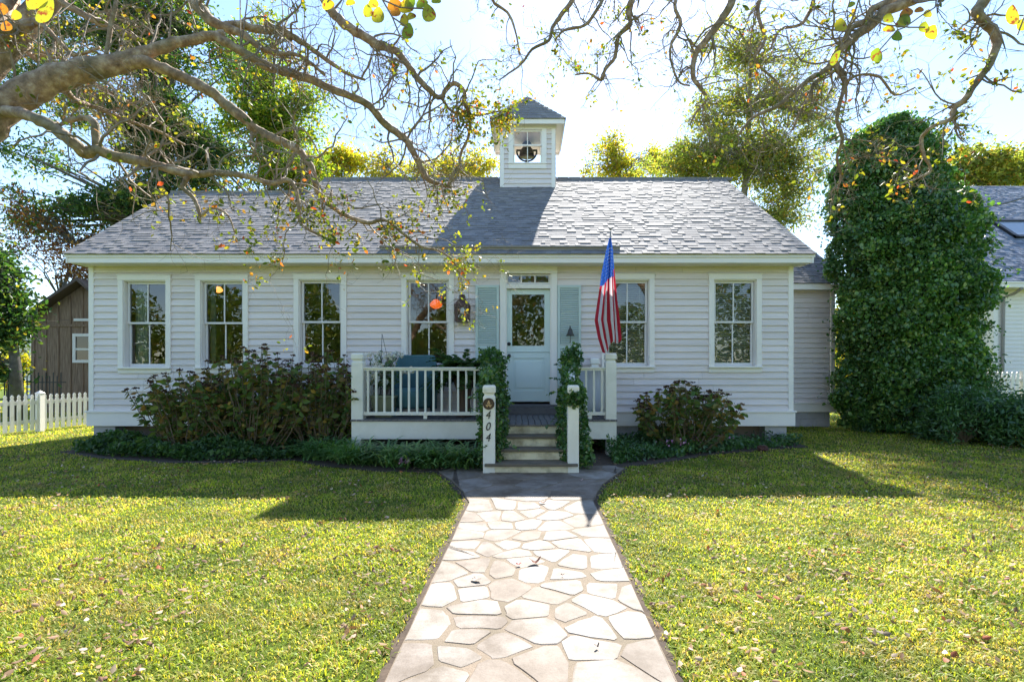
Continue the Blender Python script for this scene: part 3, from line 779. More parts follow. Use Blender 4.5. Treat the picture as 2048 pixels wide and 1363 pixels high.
s = MB(); s.quad((ga,CYf+.02,gm),(gb,CYf+.02,gm),(gb,CYf+.02,ghi),(ga,CYf+.02,ghi)); s.build('pane', M['glass'], cu)
# bell
bell = empty('school_bell', (CX, YC, 6.6), 'dark bronze bell in a curved yoke behind the cupola window', 'bell')
s = MB(); bc = (CX-.02, YC, 0); bz = 6.90
s.lathe((CX-.02,YC,bz), [(.205,0),(.195,.03),(.185,.09),(.16,.16),(.115,.22),(.06,.25),(.03,.26)], 24); s.build('bell_cup', M['bronze'], bell, smooth=True)
s = MB(); pts = [(CX-.02+.26*math.cos(a), YC, bz+.14+.27*math.sin(a)) for a in [R(180+i*180/16) for i in range(17)]]
s.tube(pts, .022, 8); s.box(CX-.06,CX+.02,YC-.05,YC+.05,6.40,bz-.11); s.box(CX-.29,CX+.25,YC-.022,YC+.022,bz+.13,bz+.17); s.lathe((CX-.02,YC,bz+.25),[(.09,0),(.12,.02),(.13,.05),(.11,.09),(.05,.11)],14)
s.build('yoke', M['bronze'], bell, smooth=False)

# ------------------------------------------------------------------ porch
PY = 8.06; DZ = .582; PX0 = (703-VX)/124; PX1 = (1233-VX)/124
SX0, SX1 = -.40, .58
s = MB(); x = PX0-.01
while x < PX1:
    q = min(x+.088, PX1+.01); s.box(x,q,PY-.02,YF-.03,DZ-.032,DZ+random.uniform(-.002,.002)); x += .095
x = -.42
while x < .58:
    q = min(x+.088, .60); s.box(x,q,7.34,PY-.024,DZ-.032,DZ+random.uniform(-.002,.002)); x += .095
deck = s.build('porch_deck', M['deck'], house, bevel=.003)
s = MB(); s.box(PX0,SX0-.02,PY,PY+.04,.262,.548); s.box(SX1+.02,PX1,PY,PY+.04,.262,.548); s.box(PX0,PX0+.04,PY+.04,YF,.262,.548); s.box(PX1-.04,PX1,PY+.04,YF,.262,.548)
s.build('porch_skirt', M['porch_white'], house, bevel=.003)
for a, b in ((PX0+.002,PX0+.15),(PX1-.16,PX1-.002)): s = MB(); s.box(a,b,PY+.002,PY+.15,0,.262); s.build('porch_leg', M['porch_white'], house)
def cap_post(cx, cy, w, z0, z1, nm='porch_post'):
    s = MB(); h = w/2
    prof = [(h,z0),(h,z1-.155),(h*.80,z1-.135),(h*.80,z1-.115),(h*1.06,z1-.095),(h*1.06,z1-.025),(h*.86,z1)]
    vs = []; fs = []
    for r_, z in prof: vs += [(cx-r_,cy-r_,z),(cx+r_,cy-r_,z),(cx+r_,cy+r_,z),(cx-r_,cy+r_,z)]
    for i in range(len(prof)-1):
        for k in range(4): fs.append((i*4+k, i*4+(k+1)%4, i*4+4+(k+1)%4, i*4+4+k))
    fs.append(tuple(len(prof)*4-4+k for k in range(4))); s.add(vs, fs)
    return s.build(nm, M['porch_white'], house, bevel=.004)
PW = .185
cap_post(PX0+PW/2, PY+PW/2-.01, PW, .55, 1.65); cap_post(PX1-PW/2+.005, PY+PW/2-.01, PW*.93, .55, 1.65)
cap_post(1.27, YF-.14, .15, .58, 1.59); cap_post(PX0+.09, YF-.14, .15, .58, 1.59)
NL, NR = -.56, .74
cap_post(NL, PY+.08, .13, .58, 1.62); cap_post(NR, PY+.08, .13, .58, 1.62)
def railing(ax, ay, bx, by, nb):
    s = MB(); zt, zb_ = 1.42, .70
    s.bar((ax,ay,zt-.012),(bx,by,zt-.012),.085,.026); s.bar((ax,ay,zt-.04),(bx,by,zt-.04),.05,.03); rl = s.build('railing', M['porch_white'], house, bevel=.003)
    s = MB(); s.bar((ax,ay,zb_-.03),(bx,by,zb_-.03),.06,.055); mx_ = ((ax+bx)/2, (ay+by)/2); s.box(mx_[0]-.03,mx_[0]+.03,mx_[1]-.02,mx_[1]+.02,.585,zb_-.058)
    s.build('bottom_rail', M['porch_white'], rl, bevel=.003)
    for i in range(nb):
        t = (i+.5)/nb; x = ax+(bx-ax)*t; y = ay+(by-ay)*t
        b = MB(); b.box(x-.0165,x+.0165,y-.0165,y+.0165,zb_-.004,zt-.054); b.build('baluster', M['porch_white'], rl)
railing(PX0+PW, PY+.06, NL-.06, PY+.06, 15)
railing(NR+.06, PY+.06, PX1-PW+.02, PY+.06, 4)
railing(PX0+.09, PY+.18, PX0+.09, YF-.22, 7)
railing(PX1-.09, PY+.18, PX1-.09, YF-.10, 7)
# stairs
ys_ = [7.36, 7.10, 6.85, 6.60]; zt = [.582,.436,.291,.145]; XL = [(-.40,.56),(-.41,.57),(-.42,.58),(-.40,.575)]
s = MB()
for i in range(4): s.box(XL[i][0],XL[i][1],ys_[i]+.02,ys_[i]+.045,(zt[i+1] if i < 3 else .0)+.001,zt[i]-.034)
s.build('stair_riser', M['riser'], house)
for i in range(1,4):
    s = MB()
    if i < 3: s.box(XL[i][0]-.02,XL[i][1]+.02,ys_[i]-.015,ys_[i-1]+.02,zt[i]-.034,zt[i])
    else: s.box(XL[i][0],XL[i][1],ys_[i]+.02,ys_[i-1]+.02,zt[i]-.034,zt[i]); s.box((970-VX)/151,(1155-VX)/151,6.545,6.597,zt[i]-.034,zt[i])
    s.build('stair_tread', M['tread'], house, bevel=.004)
for X in (-.45, .60):
    s = MB(); s.add([(X,6.62,0),(X,8.1,0),(X,8.1,.54),(X,7.36,.54),(X,6.62,.12),(X+.035,6.62,0),(X+.035,8.1,0),(X+.035,8.1,.54),(X+.035,7.36,.54),(X+.035,6.62,.12)],
          [(0,1,2,3,4),(9,8,7,6,5),(3,8,9,4),(2,7,8,3),(0,4,9,5)])
    s.build('stair_stringer', M['porch_white'], house)
pl = cap_post(-.476, 6.68, .157, 0, 1.175, 'number_post'); cap_post(.640, 6.68, .145, 0, 1.175, 'stair_post')
for X, nX in ((-.476,NL),(.640,NR)):
    s = MB(); s.bar((X,6.72,1.08),(nX,8.1,1.50),.09,.035,up=Vector((0,0,1))); s.build('handrail', M['porch_white'], house)
# numbers and plaque
def digits(txt, x, z, size):
    cu_ = D.curves.new('numerals', 'FONT'); cu_.body = txt; cu_.size = size; cu_.extrude = .004; cu_.shear = .25; cu_.align_x = 'CENTER'; cu_.offset = .0
    ob = D.objects.new('numerals', cu_); C.objects.link(ob)
    dg = bpy.context.evaluated_depsgraph_get(); dg.update()
    me = D.meshes.new_from_object(ob.evaluated_get(dg)); D.objects.remove(ob)
    me.materials.clear(); me.materials.append(M['black'])
    for v in me.vertices:
        X, Y_, Z = v.co; v.co = (x+X*.85, 6.6015-.006-Z, z+Y_)
    o = D.objects.new('house_number', me); C.objects.link(o); link(o, pl); return o
for t_, py in (('4',828),('0',851),('4',873)):
    digits(t_, (975.5-VX)/151.3, EYE-(py-VY)/151.3-.058, .155)
s = MB(); c = Vector(((977.5-VX)/151.5, 6.598, EYE-(807-VY)/151.5)); n = 28
for r_, y_ in ((.076,0),(.076,-.012),(.068,-.016),(.064,-.010)): s.v += [(c.x+r_*math.cos(2*math.pi*k/n), c.y+y_, c.z+r_*math.sin(2*math.pi*k/n)) for k in range(n)]
for i in range(3):
    for k in range(n): s.f.append((i*n+k, i*n+(k+1)%n, (i+1)*n+(k+1)%n, (i+1)*n+k)); s.m.append(0)
s.f.append(tuple(3*n+k for k in range(n))); s.m.append(0)
s.build('plaque', M['plaque'], pl)
s = MB(); Yp = c.y-.013
def bl(x, z, r_, sx=1, sz=1): s.lathe((0,0,0),[(0.001,0)],3) if False else s.add([(c.x+x+r_*sx*math.cos(2*math.pi*k/10), Yp, c.z+z+r_*sz*math.sin(2*math.pi*k/10)) for k in range(10)]+[(c.x+x,Yp-.006,c.z+z)], [(k,(k+1)%10,10) for k in range(10)])
bl(0,.028,.010,1,1.8); bl(-.012,.008,.010,.8,1.3); bl(.012,.008,.010,.8,1.3)
for dx in (-.03,-.01,.01,.03): bl(dx,-.020,.011,.8,1)
bl(-.02,-.036,.008); bl(.02,-.036,.008); bl(0,-.004,.006,.6,3)
s.build('plaque_relief', M['gold'], pl)

# ------------------------------------------------------------------ things on the house and porch
# wall lantern
lc = Vector((hx(927), YF-.16, hz(645)))
lan = empty('wall_lantern', lc, 'aged copper carriage lantern on the clapboards left of the door', 'lantern')
s = MB(); hw = .125
for sx in (-1,1):
    for sy in (-1,1): s.bar((lc.x+sx*hw*.86,lc.y+sy*.085,lc.z+.03),(lc.x+sx*hw,lc.y+sy*.10,lc.z+.30),.018,.018)
s.box(lc.x-hw*.95,lc.x+hw*.95,lc.y-.10,lc.y+.10,lc.z,lc.z+.03); s.box(lc.x-hw,lc.x+hw,lc.y+.095,YF-.02,lc.z+.03,lc.z+.30)
prof = [(hw+.012,.11,.295),(hw+.01,.108,.31),(hw*.62,.075,.385),(hw*.42,.05,.40),(hw*.40,.045,.455),(hw*.46,.05,.46),(hw*.30,.03,.49),(.012,.012,.50)]
vs = []; fs = []
for a, b, z in prof: vs += [(lc.x-a,lc.y-b,lc.z+z),(lc.x+a,lc.y-b,lc.z+z),(lc.x+a,lc.y+b,lc.z+z),(lc.x-a,lc.y+b,lc.z+z)]
for i in range(len(prof)-1):
    for k in range(4): fs.append((i*4+k, i*4+(k+1)%4, i*4+4+(k+1)%4, i*4+4+k))
fs += [(3,2,1,0), tuple(len(prof)*4-4+k for k in range(4))]
s.add(vs, fs); s.box(lc.x-hw*.9,lc.x-hw*.55,lc.y-.102,lc.y-.09,lc.z+.03,lc.z+.295); s.box(lc.x+hw*.55,lc.x+hw*.9,lc.y-.102,lc.y-.09,lc.z+.03,lc.z+.295); s.box(lc.x-hw*.55,lc.x+hw*.55,lc.y-.102,lc.y-.09,lc.z+.25,lc.z+.295)
s.build('lantern_body', M['copper'], lan)
s = MB(); s.lathe((lc.x,lc.y,lc.z+.03),[(.02,0),(.02,.09),(.03,.10)],12); s.build('candle', M['bronze'], lan)
s = MB(); s.lathe((lc.x,lc.y-.01,lc.z+.125),[(.022,0),(.038,.03),(.036,.08),(.02,.13)],14); s.build('glass_chimney', M['urn_white'], lan, smooth=True)
s = MB(); s.quad((lc.x-hw*.6,lc.y-.094,lc.z+.03),(lc.x+hw*.6,lc.y-.094,lc.z+.03),(lc.x+hw*.6,lc.y-.094,lc.z+.25),(lc.x-hw*.6,lc.y-.094,lc.z+.25)); s.build('pane', M['glass'], lan)
# little bell on right shutter
bc = Vector((hx(1139), YF-.16, hz(672)))
bl2 = empty('door_bell', bc, 'small dark hand bell with a cord hung on the right hand shutter', 'bell')
s = MB(); s.lathe(bc,[(.078,0),(.07,.012),(.05,.05),(.038,.10),(.03,.125),(.008,.135)],18); s.build('bell_cup', M['bronze'], bl2, smooth=True)
s = MB(); s.tube([(bc.x,bc.y,bc.z+.02),(bc.x+.003,bc.y,bc.z-.06),(bc.x-.004,bc.y,bc.z-.13)],[.004,.005,.008],6); s.build('pull_cord', M['black'], bl2)
s = MB(); s.tube([(bc.x,YF-.06,bc.z+.11),(bc.x,bc.y+.04,bc.z+.18),(bc.x,bc.y,bc.z+.165),(bc.x,bc.y,bc.z+.13)],.008,6); s.build('bracket', M['black'], bl2)
# door mat
s = MB(); s.box(hx(1012),hx(1098),YF-.34,YF-.14,.70,.718); o = s.build('door_mat', M['mat'], None, bevel=.004); tag(o, 'grey coir mat lying on the step before the teal door', 'door mat')

# flag
FY = 7.92
fl = empty('flag', (1.33, FY, .6), 'striped red, white and blue flag hanging limp from its pole by the right porch post', 'flag')
s = MB(); s.tube([(1.345,FY+.28,.60),(1.345,FY+.2,1.7),U(1218,560,FY+.09),U(1221,462,FY+.05)],[.013]*4,8); s.build('flag_pole', M['metal_grey'], fl, smooth=True)
s = MB(); p = U(1221,460,FY+.05); s.lathe(p,[(.006,0),(.022,.012),(.024,.025),(.014,.04)],10); s.build('finial', M['metal_grey'], fl, smooth=True)
def clothmat(nm, c):
    m, t, b = nodes(nm); b.inputs['Base Color'].default_value = (*c,1); b.inputs['Roughness'].default_value = .75
    tr = t.nodes.new('ShaderNodeBsdfTranslucent'); tr.inputs[0].default_value = (*c,1)
    n = noise(t, 300, 2); bump(t, b, n.outputs[0], .2, .002)
    mx = t.nodes.new('ShaderNodeMixShader'); mx.inputs[0].default_value = .4
    t.links.new(b.outputs[0], mx.inputs[1]); t.links.new(tr.outputs[0], mx.inputs[2]); t.links.new(mx.outputs[0], t.nodes['Material Output'].inputs[0]); return m
fred, fwh, fbl = clothmat('flag_red',(.50,.02,.04)), clothmat('flag_white',(.72,.70,.72)), clothmat('flag_blue',(.025,.10,.42))
LT = [(475,1219,1223),(500,1213,1227),(540,1205,1230),(570,1201,1232),(600,1196,1234),(640,1190,1239),(675,1197,1243),(706,1207,1244)]
def interp(T, y, k):
    for a, b in zip(T[:-1], T[1:]):
        if a[0] <= y <= b[0]: t = (y-a[0])/(b[0]-a[0]); return a[k]+(b[k]-a[k])*t
    return T[-1][k]
def fpt(u, v, off=0):
    bot = 704-28*v+6*math.sin(v*9)*1.0
    py = 475+u*(bot-475)
    l, r_ = interp(LT, py, 1), interp(LT, py, 2)
    vv = v+.05*math.sin(u*5+v*6)*u*(1-v)*v*4
    px = l+(r_-l)*vv + 3.5*math.sin(u*3.1)*math.sin(v*3.14)*u
    amp = .05*min(1, u*3)
    Y = FY+amp*math.sin(v*15+u*2.2)+.05*abs(v-.5)+.02*math.sin(u*7)
    p = U(px, py, FY); p.y = Y-off; return p
def clo(u, v):
    if u < .42-.06*v and v < .94: return 2
    if u < .30: return 2
    return (int(v*9.0)) % 2 if v < .999 else 0
nu, nv = 80, 96; s = MB(); P_ = [[fpt(i/nu, j/nv) for j in range(nv+1)] for i in range(nu+1)]
vs = [p for r_ in P_ for p in r_]; s.v = [tuple(p) for p in vs]
for i in range(nu):
    for j in range(nv):
        q = i*(nv+1)+j; s.f.append((q, q+nv+1, q+nv+2, q+1)); s.m.append(clo((i+.5)/nu, (j+.5)/nv))
s.build('flag_cloth', [fred, fwh, fbl], fl, smooth=True)
s = MB()
for i in range(9):
    for j in range(6):
        u = .10+i*.032; v = (j+.5+(.5 if i % 2 else 0))/7.2
        if v > .9: continue
        c = fpt(u, v, .006); vs = []
        for k in range(10):
            r_ = .013 if k % 2 == 0 else .006
            a = math.pi/2+k*math.pi/5; vs.append((c.x+r_*math.cos(a)*.7, c.y, c.z+r_*math.sin(a)))
        s.add(vs+[tuple(c)], [(k, (k+1)%10, 10) for k in range(10)])
s.build('flag_star', fwh, fl)

# wicker chair
def wickermat():
    m, t, b = nodes('teal_wicker')
    wv = t.nodes.new('ShaderNodeTexWave'); wv.inputs['Scale'].default_value = 22; wv.bands_direction = 'Z'; wv.inputs['Distortion'].default_value = 1.2
    g_ = t.nodes.new('ShaderNodeNewGeometry'); t.links.new(g_.outputs['Position'], wv.inputs['Vector'])
    wv2 = t.nodes.new('ShaderNodeTexWave'); wv2.inputs['Scale'].default_value = 16; wv2.bands_direction = 'X'; t.links.new(g_.outputs['Position'], wv2.inputs['Vector'])
    m1 = t.nodes.new('ShaderNodeMath'); m1.operation = 'MULTIPLY'; t.links.new(wv.outputs[1], m1.inputs[0]); t.links.new(wv2.outputs[1], m1.inputs[1])
    r = ramp(t, m1.outputs[0], [(0,(.04,.12,.14)),(.6,(.13,.30,.34))]); t.links.new(r.outputs[0], b.inputs['Base Color'])
    b.inputs['Roughness'].default_value = .5; bump(t, b, m1.outputs[0], .8, .01); return m
M['wicker'] = wickermat()
cc = Vector(((828-VX)/F*8.78, 8.78, DZ))
ch = empty('wicker_chair', cc, 'teal blue woven wicker armchair standing on the porch behind the railing', 'chair')
s = MB()   # curved back and arms wrap
n = 30; H = []
for i in range(n+1):
    t = i/n; a = R(-25+230*t)
    x = .40*math.cos(a); y = .34*math.sin(a)
    f = max(0, math.sin(a)) ; h = .62+.42*min(1, max(0, (f-.35)/.35))**.8 if f > .35 else .62
    H.append((x, y, h))
for i in range(n):
    (xa,ya,ha),(xb,yb,hb) = H[i], H[i+1]
    for dz0, dz1, k in ((.12,1,1),):
        for t_ in (0, .03):
            sc0 = 1-t_/.4
            s.quad((cc.x+xa*sc0,cc.y+ya*sc0,cc.z+.12),(cc.x+xb*sc0,cc.y+yb*sc0,cc.z+.12),(cc.x+xb*sc0*1.04,cc.y+yb*sc0*1.04,cc.z+hb),(cc.x+xa*sc0*1.04,cc.y+ya*sc0*1.04,cc.z+ha))
s.build('backrest', M['wicker'], ch, smooth=True)
s = MB(); s.tube([(cc.x+x*1.03,cc.y+y*1.03,cc.z+h) for x,y,h in H], .028, 8); s.build('rim', M['wicker'], ch, smooth=True)
s = MB(); s.lathe((cc.x,cc.y-.03,cc.z+.14),[(.30,0),(.34,.05),(.35,.20),(.35,.30),(.31,.34)],24); s.build('seat', M['wicker'], ch, smooth=True)
for a, b in ((-.27,-.25),(.27,-.25),(-.27,.22),(.27,.22)):
    s = MB(); s.tube([(cc.x+a,cc.y+b,cc.z),(cc.x+a*.95,cc.y+b*.95,cc.z+.16)],.022,8); s.build('leg', M['wicker'], ch)

# potted fern
fc = Vector(((928-VX)/F*8.55, 8.55, DZ))
pf = empty('potted_fern', fc, 'large green fern spilling from a tall brown planter beside the left stair vine', 'potted plant')
s = MB(); s.lathe(fc,[(.13,0),(.15,.02),(.12,.10),(.10,.25),(.13,.45),(.19,.62),(.20,.66),(.17,.66),(.16,.60)],22); s.build('planter', M['pot_brown'], pf, smooth=True)
P_, Dr = [], []; st_ = MB()
for i in range(170):
    a = random.uniform(0, 2*math.pi); L = random.uniform(.5,.92); up = random.uniform(.35,1.0)
    p0 = fc+Vector((0,0,.66)); pts = []
    for k in range(13):
        t = k/12; out = L*(t**.9)*(1.1-up*.45)
        z = up*L*1.1*t-(.75*L)*t*t*(1.25-up*.6)
        pts.append(p0+Vector((math.cos(a)*out, math.sin(a)*out*.75, z)))
    st_.tube(pts, [.003]*13, 3, cap=False)
    for k in range(1,13):
        tn = (pts[k]-pts[k-1]).normalized(); sd = tn.cross(Vector((0,0,1)));  sd = sd.normalized() if sd.length > .01 else Vector((1,0,0))
        w_ = .075*(1-.75*(k/12)**2)
        for sg in (-1,1):
            for h_ in (0,.5):
                q = pts[k-1].lerp(pts[k], h_)+sd*sg*w_*.5; P_.append(q); Dr.append(sd*sg+tn*.4)
o = leaves('fronds', np.array(P_), .085, M['lf_fern'], pf, .33, dirs=np.array(Dr)*3); st_.build('frond_stems', M['lf_fern'], pf)

# white-flowered pot with hanger
qc = Vector(((771-VX)/F*8.5, 8.5, DZ))
wf = empty('flower_pot', qc, 'square tapered sage green pot of white flowers with thin black hanger rods', 'potted plant')
s = MB(); prof = [(.13,0),(.20,.33),(.22,.335),(.22,.37),(.185,.37),(.18,.33)]
vs = []; fs = []
for r_, z in prof: vs += [(qc.x-r_,qc.y-r_,qc.z+z),(qc.x+r_,qc.y-r_,qc.z+z),(qc.x+r_,qc.y+r_,qc.z+z),(qc.x-r_,qc.y+r_,qc.z+z)]
for i in range(len(prof)-1):
    for k in range(4): fs.append((i*4+k, i*4+(k+1)%4, i*4+4+(k+1)%4, i*4+4+k))
fs.append((20,21,22,23)); s.add(vs, fs); s.build('pot', M['pot_green'], wf)
apx = U(764,667,8.5); s = MB()
for a in range(3): s.tube([apx, qc+Vector((.17*math.cos(a*2.1+.3),.17*math.sin(a*2.1+.3),.37))],.004,5)
s.build('hanger', M['black'], wf)
P_ = []; F_ = []; s = MB()
for i in range(46):
    a = random.uniform(0,6.28); L = random.uniform(.25,.95); out = random.uniform(.05,.5)
    tip = qc+Vector((math.cos(a)*out*1.0, math.sin(a)*out*.4, .36+L*.75))
    mid = qc+Vector((math.cos(a)*out*.35, math.sin(a)*out*.2, .36+L*.45)); s.tube([qc+Vector((0,0,.33)),mid,tip],.003,3,cap=False)
    for k in range(16):
        t = random.random(); b_ = mid.lerp(tip, t); P_.append(b_+Vector((random.gauss(0,.03),random.gauss(0,.03),random.gauss(0,.03))))
    if i % 2 == 0:
        for k in range(22): F_.append(tip+Vector((random.gauss(0,.025),random.gauss(0,.02),random.gauss(0,.025))))
s.build('stems', M['stem'], wf); leaves('foliage', np.array(P_), .06, M['lf_vine'], wf, .35); leaves('white_flowers', np.array(F_), .062, M['white_petal'], wf, .8)
# pale planter at right
uc = Vector((1.12, 8.72, DZ)); s = MB(); s.lathe(uc,[(.14,0),(.18,.03),(.21,.3),(.22,.6),(.225,.78),(.24,.80),(.24,.83),(.20,.83)],28)
o = s.build('planter', M['urn_white'], None, smooth=True); tag(o, 'tall pale blue white rounded planter behind the short right railing', 'planter')

# pendant lamps inside
def lamp(px, py, Y, r_, nm, label, col, e_):
    c = U(px, py, Y); o = empty('pendant_lamp', c, label, 'lamp')
    m, t, b = nodes('lamp_'+nm); b.inputs['Base Color'].default_value = (*col,1); b.inputs['Emission Color'].default_value = (*col,1); b.inputs['Emission Strength'].default_value = e_
    s = MB(); s.lathe(c,[(r_*.4,-r_*.7),(r_*.9,-r_*.35),(r_,0),(r_*.6,r_*.5),(r_*.3,r_*.75)],20); s.build('lamp_shade', m, o, smooth=True)
    s = MB(); s.tube([c+Vector((0,0,r_*.7)),(c.x,c.y,3.27)],.008,6); s.build('cord', M['black'], o)
lamp(437, 579, 10.4, .085, 'globe', 'glowing warm globe lamp seen through the second window from the left', (1,.36,.08), .8)
lamp(872, 608, 10.4, .13, 'shade', 'orange glowing lamp shade seen through the window beside the wall lantern', (1,.16,.02), .35)

# ------------------------------------------------------------------ plants near the house
def hydrangea(cx, cy, wid, hgt, nst, label, lean=0, seed=0, sparse=1.0, dep=.5):
    random.seed(seed)
    root = empty('hydrangea_shrub', (cx, cy, 0), label, 'shrub', 'hydrangeas against the front wall')
    s = MB(); P_ = []; Dr = []; Hd = []
    for i in range(nst):
        a = random.uniform(-1,1); b_ = random.uniform(-1,1)
        h = hgt*random.uniform(.68,1)*(1-.30*a*a)
        top = Vector((cx+lean*.3+a*wid, cy+b_*dep, h)); base = Vector((cx+a*wid*.35+random.uniform(-.1,.1), cy+b_*.22, 0))
        pts = []
        for k in range(6):
            t = k/5; p = base.lerp(top, t); p.z = top.z*(t**.9)
            p += Vector((random.gauss(0,.018),random.gauss(0,.018),0))+Vector((a*wid*.14*math.sin(t*3.14),0,0)); pts.append(p)
        s.tube(pts, [.008,.008,.007,.006,.005,.004], 4, cap=False)
        nl = int(20*sparse)
        for k in range(nl):
            t = random.uniform(.10,1); j = min(4, int(t*5)); p = pts[j].lerp(pts[j+1], t*5-j)
            an = random.uniform(0,6.28); d = Vector((math.cos(an),math.sin(an),random.uniform(-.9,.3)))
            P_.append(p+d*.05); Dr.append(d)
        if random.random() < .8:
            for k in range(22):
                aa = random.uniform(0,6.28); rr = random.uniform(0,.055); Hd.append(pts[-1]+Vector((rr*math.cos(aa),rr*math.sin(aa),.02-rr*.25+random.uniform(-.01,.01))))
        if random.random() < .5:   # side shoot
            q = pts[3]; e_ = q+Vector((random.uniform(-.2,.2),random.uniform(-.2,.1),random.uniform(.1,.3))); s.tube([q,e_],[.005,.003],3,cap=False)
            for k in range(6): an = random.uniform(0,6.28); d = Vector((math.cos(an),math.sin(an),-.3)); P_.append(e_+d*.045); Dr.append(d)
    s.build('stems', M['stem'], root)
    leaves('foliage', np.array(P_), .112, M['lf_hyd'], root, .55, dirs=np.array(Dr)*1.2)
    leaves('flower_heads', np.array(Hd), .03, M['lf_head'], root, .8)
    return root
hydrangea(-5.55, 8.35, .88, 1.42, 80, 'sprawling leftmost hydrangea with brown leaves below the first window', -.3, 3)
hydrangea(-4.50, 8.35, 1.0, 1.80, 130, 'tallest dense hydrangea in front of the second window from the left', 0, 4)
hydrangea(-3.40, 8.45, .72, 1.72, 90, 'thinner hydrangea with bare stems next to the left porch post', 0, 5, .75)
hydrangea(2.70, 8.5, .85, 1.22, 75, 'rounded hydrangea with rusty leaves in the bed under the right windows', 0, 6)
random.seed(21)

def liriope(cx, cy, rad, n, mat, root):
    V = []
    for i in range(n):
        a = random.uniform(0,6.28); L = random.uniform(.55,1.1)*rad*1.5; up = random.uniform(.5,1.0); b0 = Vector((cx+random.gauss(0,rad*.22),cy+random.gauss(0,rad*.22),0))
        d = Vector((math.cos(a),math.sin(a),0)); sd = Vector((-d.y,d.x,0))*.011
        ps = []
        for t in (0,.3,.6,.85,1): ps.append(b0+d*(L*.75*t**1.3)+Vector((0,0,L*up*(1.25*t-.9*t*t*(1.15-.3*up)))))
        V.append([ps[0]-sd,ps[0]+sd,ps[1]-sd,ps[1]+sd,ps[2]-sd,ps[2]+sd,ps[3]-sd*.7,ps[3]+sd*.7,ps[4]])
    return numesh('blades' if root else 'ornamental_grass', np.array([[tuple(p) for p in b] for b in V]), 9, mat, root, [(0,1,3,2),(2,3,5,4),(4,5,7,6),(6,7,8)])
lbl = 'arching dark green clump of strappy leaves edging the bed in front of the porch skirt'
for i in range(11):
    px = 640+i*31; Y = 7.45-.04*i+random.uniform(-.08,.08)
    if i < 2: Y = 7.75
    x = (px-VX)/F*Y; o = liriope(x, Y, .44, 190, M['lf_lir'], None); tag(o, lbl, 'ornamental grass', 'strappy clumps in front of the porch')
lbl = 'grassy green tuft beside the right porch leg in the flower bed'
for x, y, r_ in ((1.62,7.75,.24),(1.95,7.95,.26),(2.25,8.2,.22)):
    o = liriope(x, y, r_, 170, M['lf_lir'], None); tag(o, lbl, 'ornamental grass', 'grassy tufts by the right porch leg')
def cover(name, poly, n, hmax, size, mat, label, cat):
    xs = np.array([p[0] for p in poly]); ys = np.array([p[1] for p in poly])
    x = rng.uniform(xs.min(), xs.max(), n); y = rng.uniform(ys.min(), ys.max(), n); k = inpoly(x, y, poly); x, y = x[k], y[k]
    h = hmax*(.4+.45*np.sin(x*3.1+1)*np.sin(y*4.3+x)+.3*rng.random(len(x))).clip(.15,1)
    P_ = np.stack([x, y, h*rng.random(len(x))**.6+.01], 1)
    tag(leaves(name, P_, size, mat, None, .5, droop=-.4), label, cat, kind='stuff')
cover('ground_cover', [(-7.8,9.3),(-7.6,8.35),(-6.5,7.85),(-5.2,7.5),(-4.2,7.5),(-3.4,7.7),(-2.9,7.6),(-2.8,9.3)], 15000, .34, .075, M['lf_cover'], 'dark green ground cover under the left hydrangeas', 'ground cover')
cover('ground_cover', [(-3.2,7.9),(-2.9,7.3),(-1.1,6.95),(-.62,7.1),(-.62,7.9)], 1200, .20, .07, M['lf_vine'], 'light green leafy ground cover between the strappy clumps', 'ground cover')
cover('ground_cover', [(1.3,9.3),(1.3,7.25),(1.9,7.5),(3.0,8.2),(4.2,8.7),(5.0,8.95),(5.0,9.3)], 13000, .34, .06, M['lf_shrub'], 'leafy green ground cover along the right flower bed', 'ground cover')
F_ = np.array([(x+random.gauss(0,.05), 7.55+(x-1.9)*.62+random.uniform(.05,.3), .18+random.uniform(0,.08)) for x in [random.choice([random.uniform(2.2,2.9),random.uniform(2.9,3.6)]) for _ in range(90)]])
tag(leaves('pink_flowers', F_, .035, M['lf_pink'], None, .8), 'small pink flowers over the right bed of ground cover', 'flowers', kind='stuff')
F_ = np.array([((812-VX)/F*6.85+random.gauss(0,.05), 6.85+random.gauss(0,.04), .10+random.uniform(0,.06)) for _ in range(28)])
tag(leaves('pink_flowers', F_, .04, M['lf_pink'], None, .8), 'pink flowers at the lawn edge left of the stairs', 'flowers', kind='stuff')

# vines on the stair rails
def vine(nm, chains, n, label, sz=.055):
    root = empty('climbing_vine', (chains[0][0][0], chains[0][0][1], 0), label, 'vine'); P_ = []; s = MB()
    tot = sum(c[4] for ch_ in chains for c in ch_)
    for ch_ in chains:
        pts = [Vector(c[:3]) for c in ch_]; s.tube(pts, .012, 5)
        for k in range(len(ch_)-1):
            m = int(n*ch_[k][4]/tot)
            for _ in range(m):
                t = random.random(); p = pts[k].lerp(pts[k+1], t); r_ = ch_[k][3]*(1-t)+ch_[k+1][3]*t
                d = Vector((random.gauss(0,1),random.gauss(0,1),random.gauss(0,1))).normalized()*r_*random.uniform(.55,1.08); P_.append(p+d)
        if True:
            for _ in range(8):
                k = random.randrange(len(pts)-1); p = pts[k]; q = p+Vector((random.uniform(-.3,.3),random.uniform(-.2,.1),random.uniform(-.3,.15))); 
                for t in np.linspace(.3,1,7): P_.append(p.lerp(q, t))
    s.build('vine_stem', M['stem'], root); leaves('foliage', np.array(P_), sz, M['lf_vine'], root, .75)
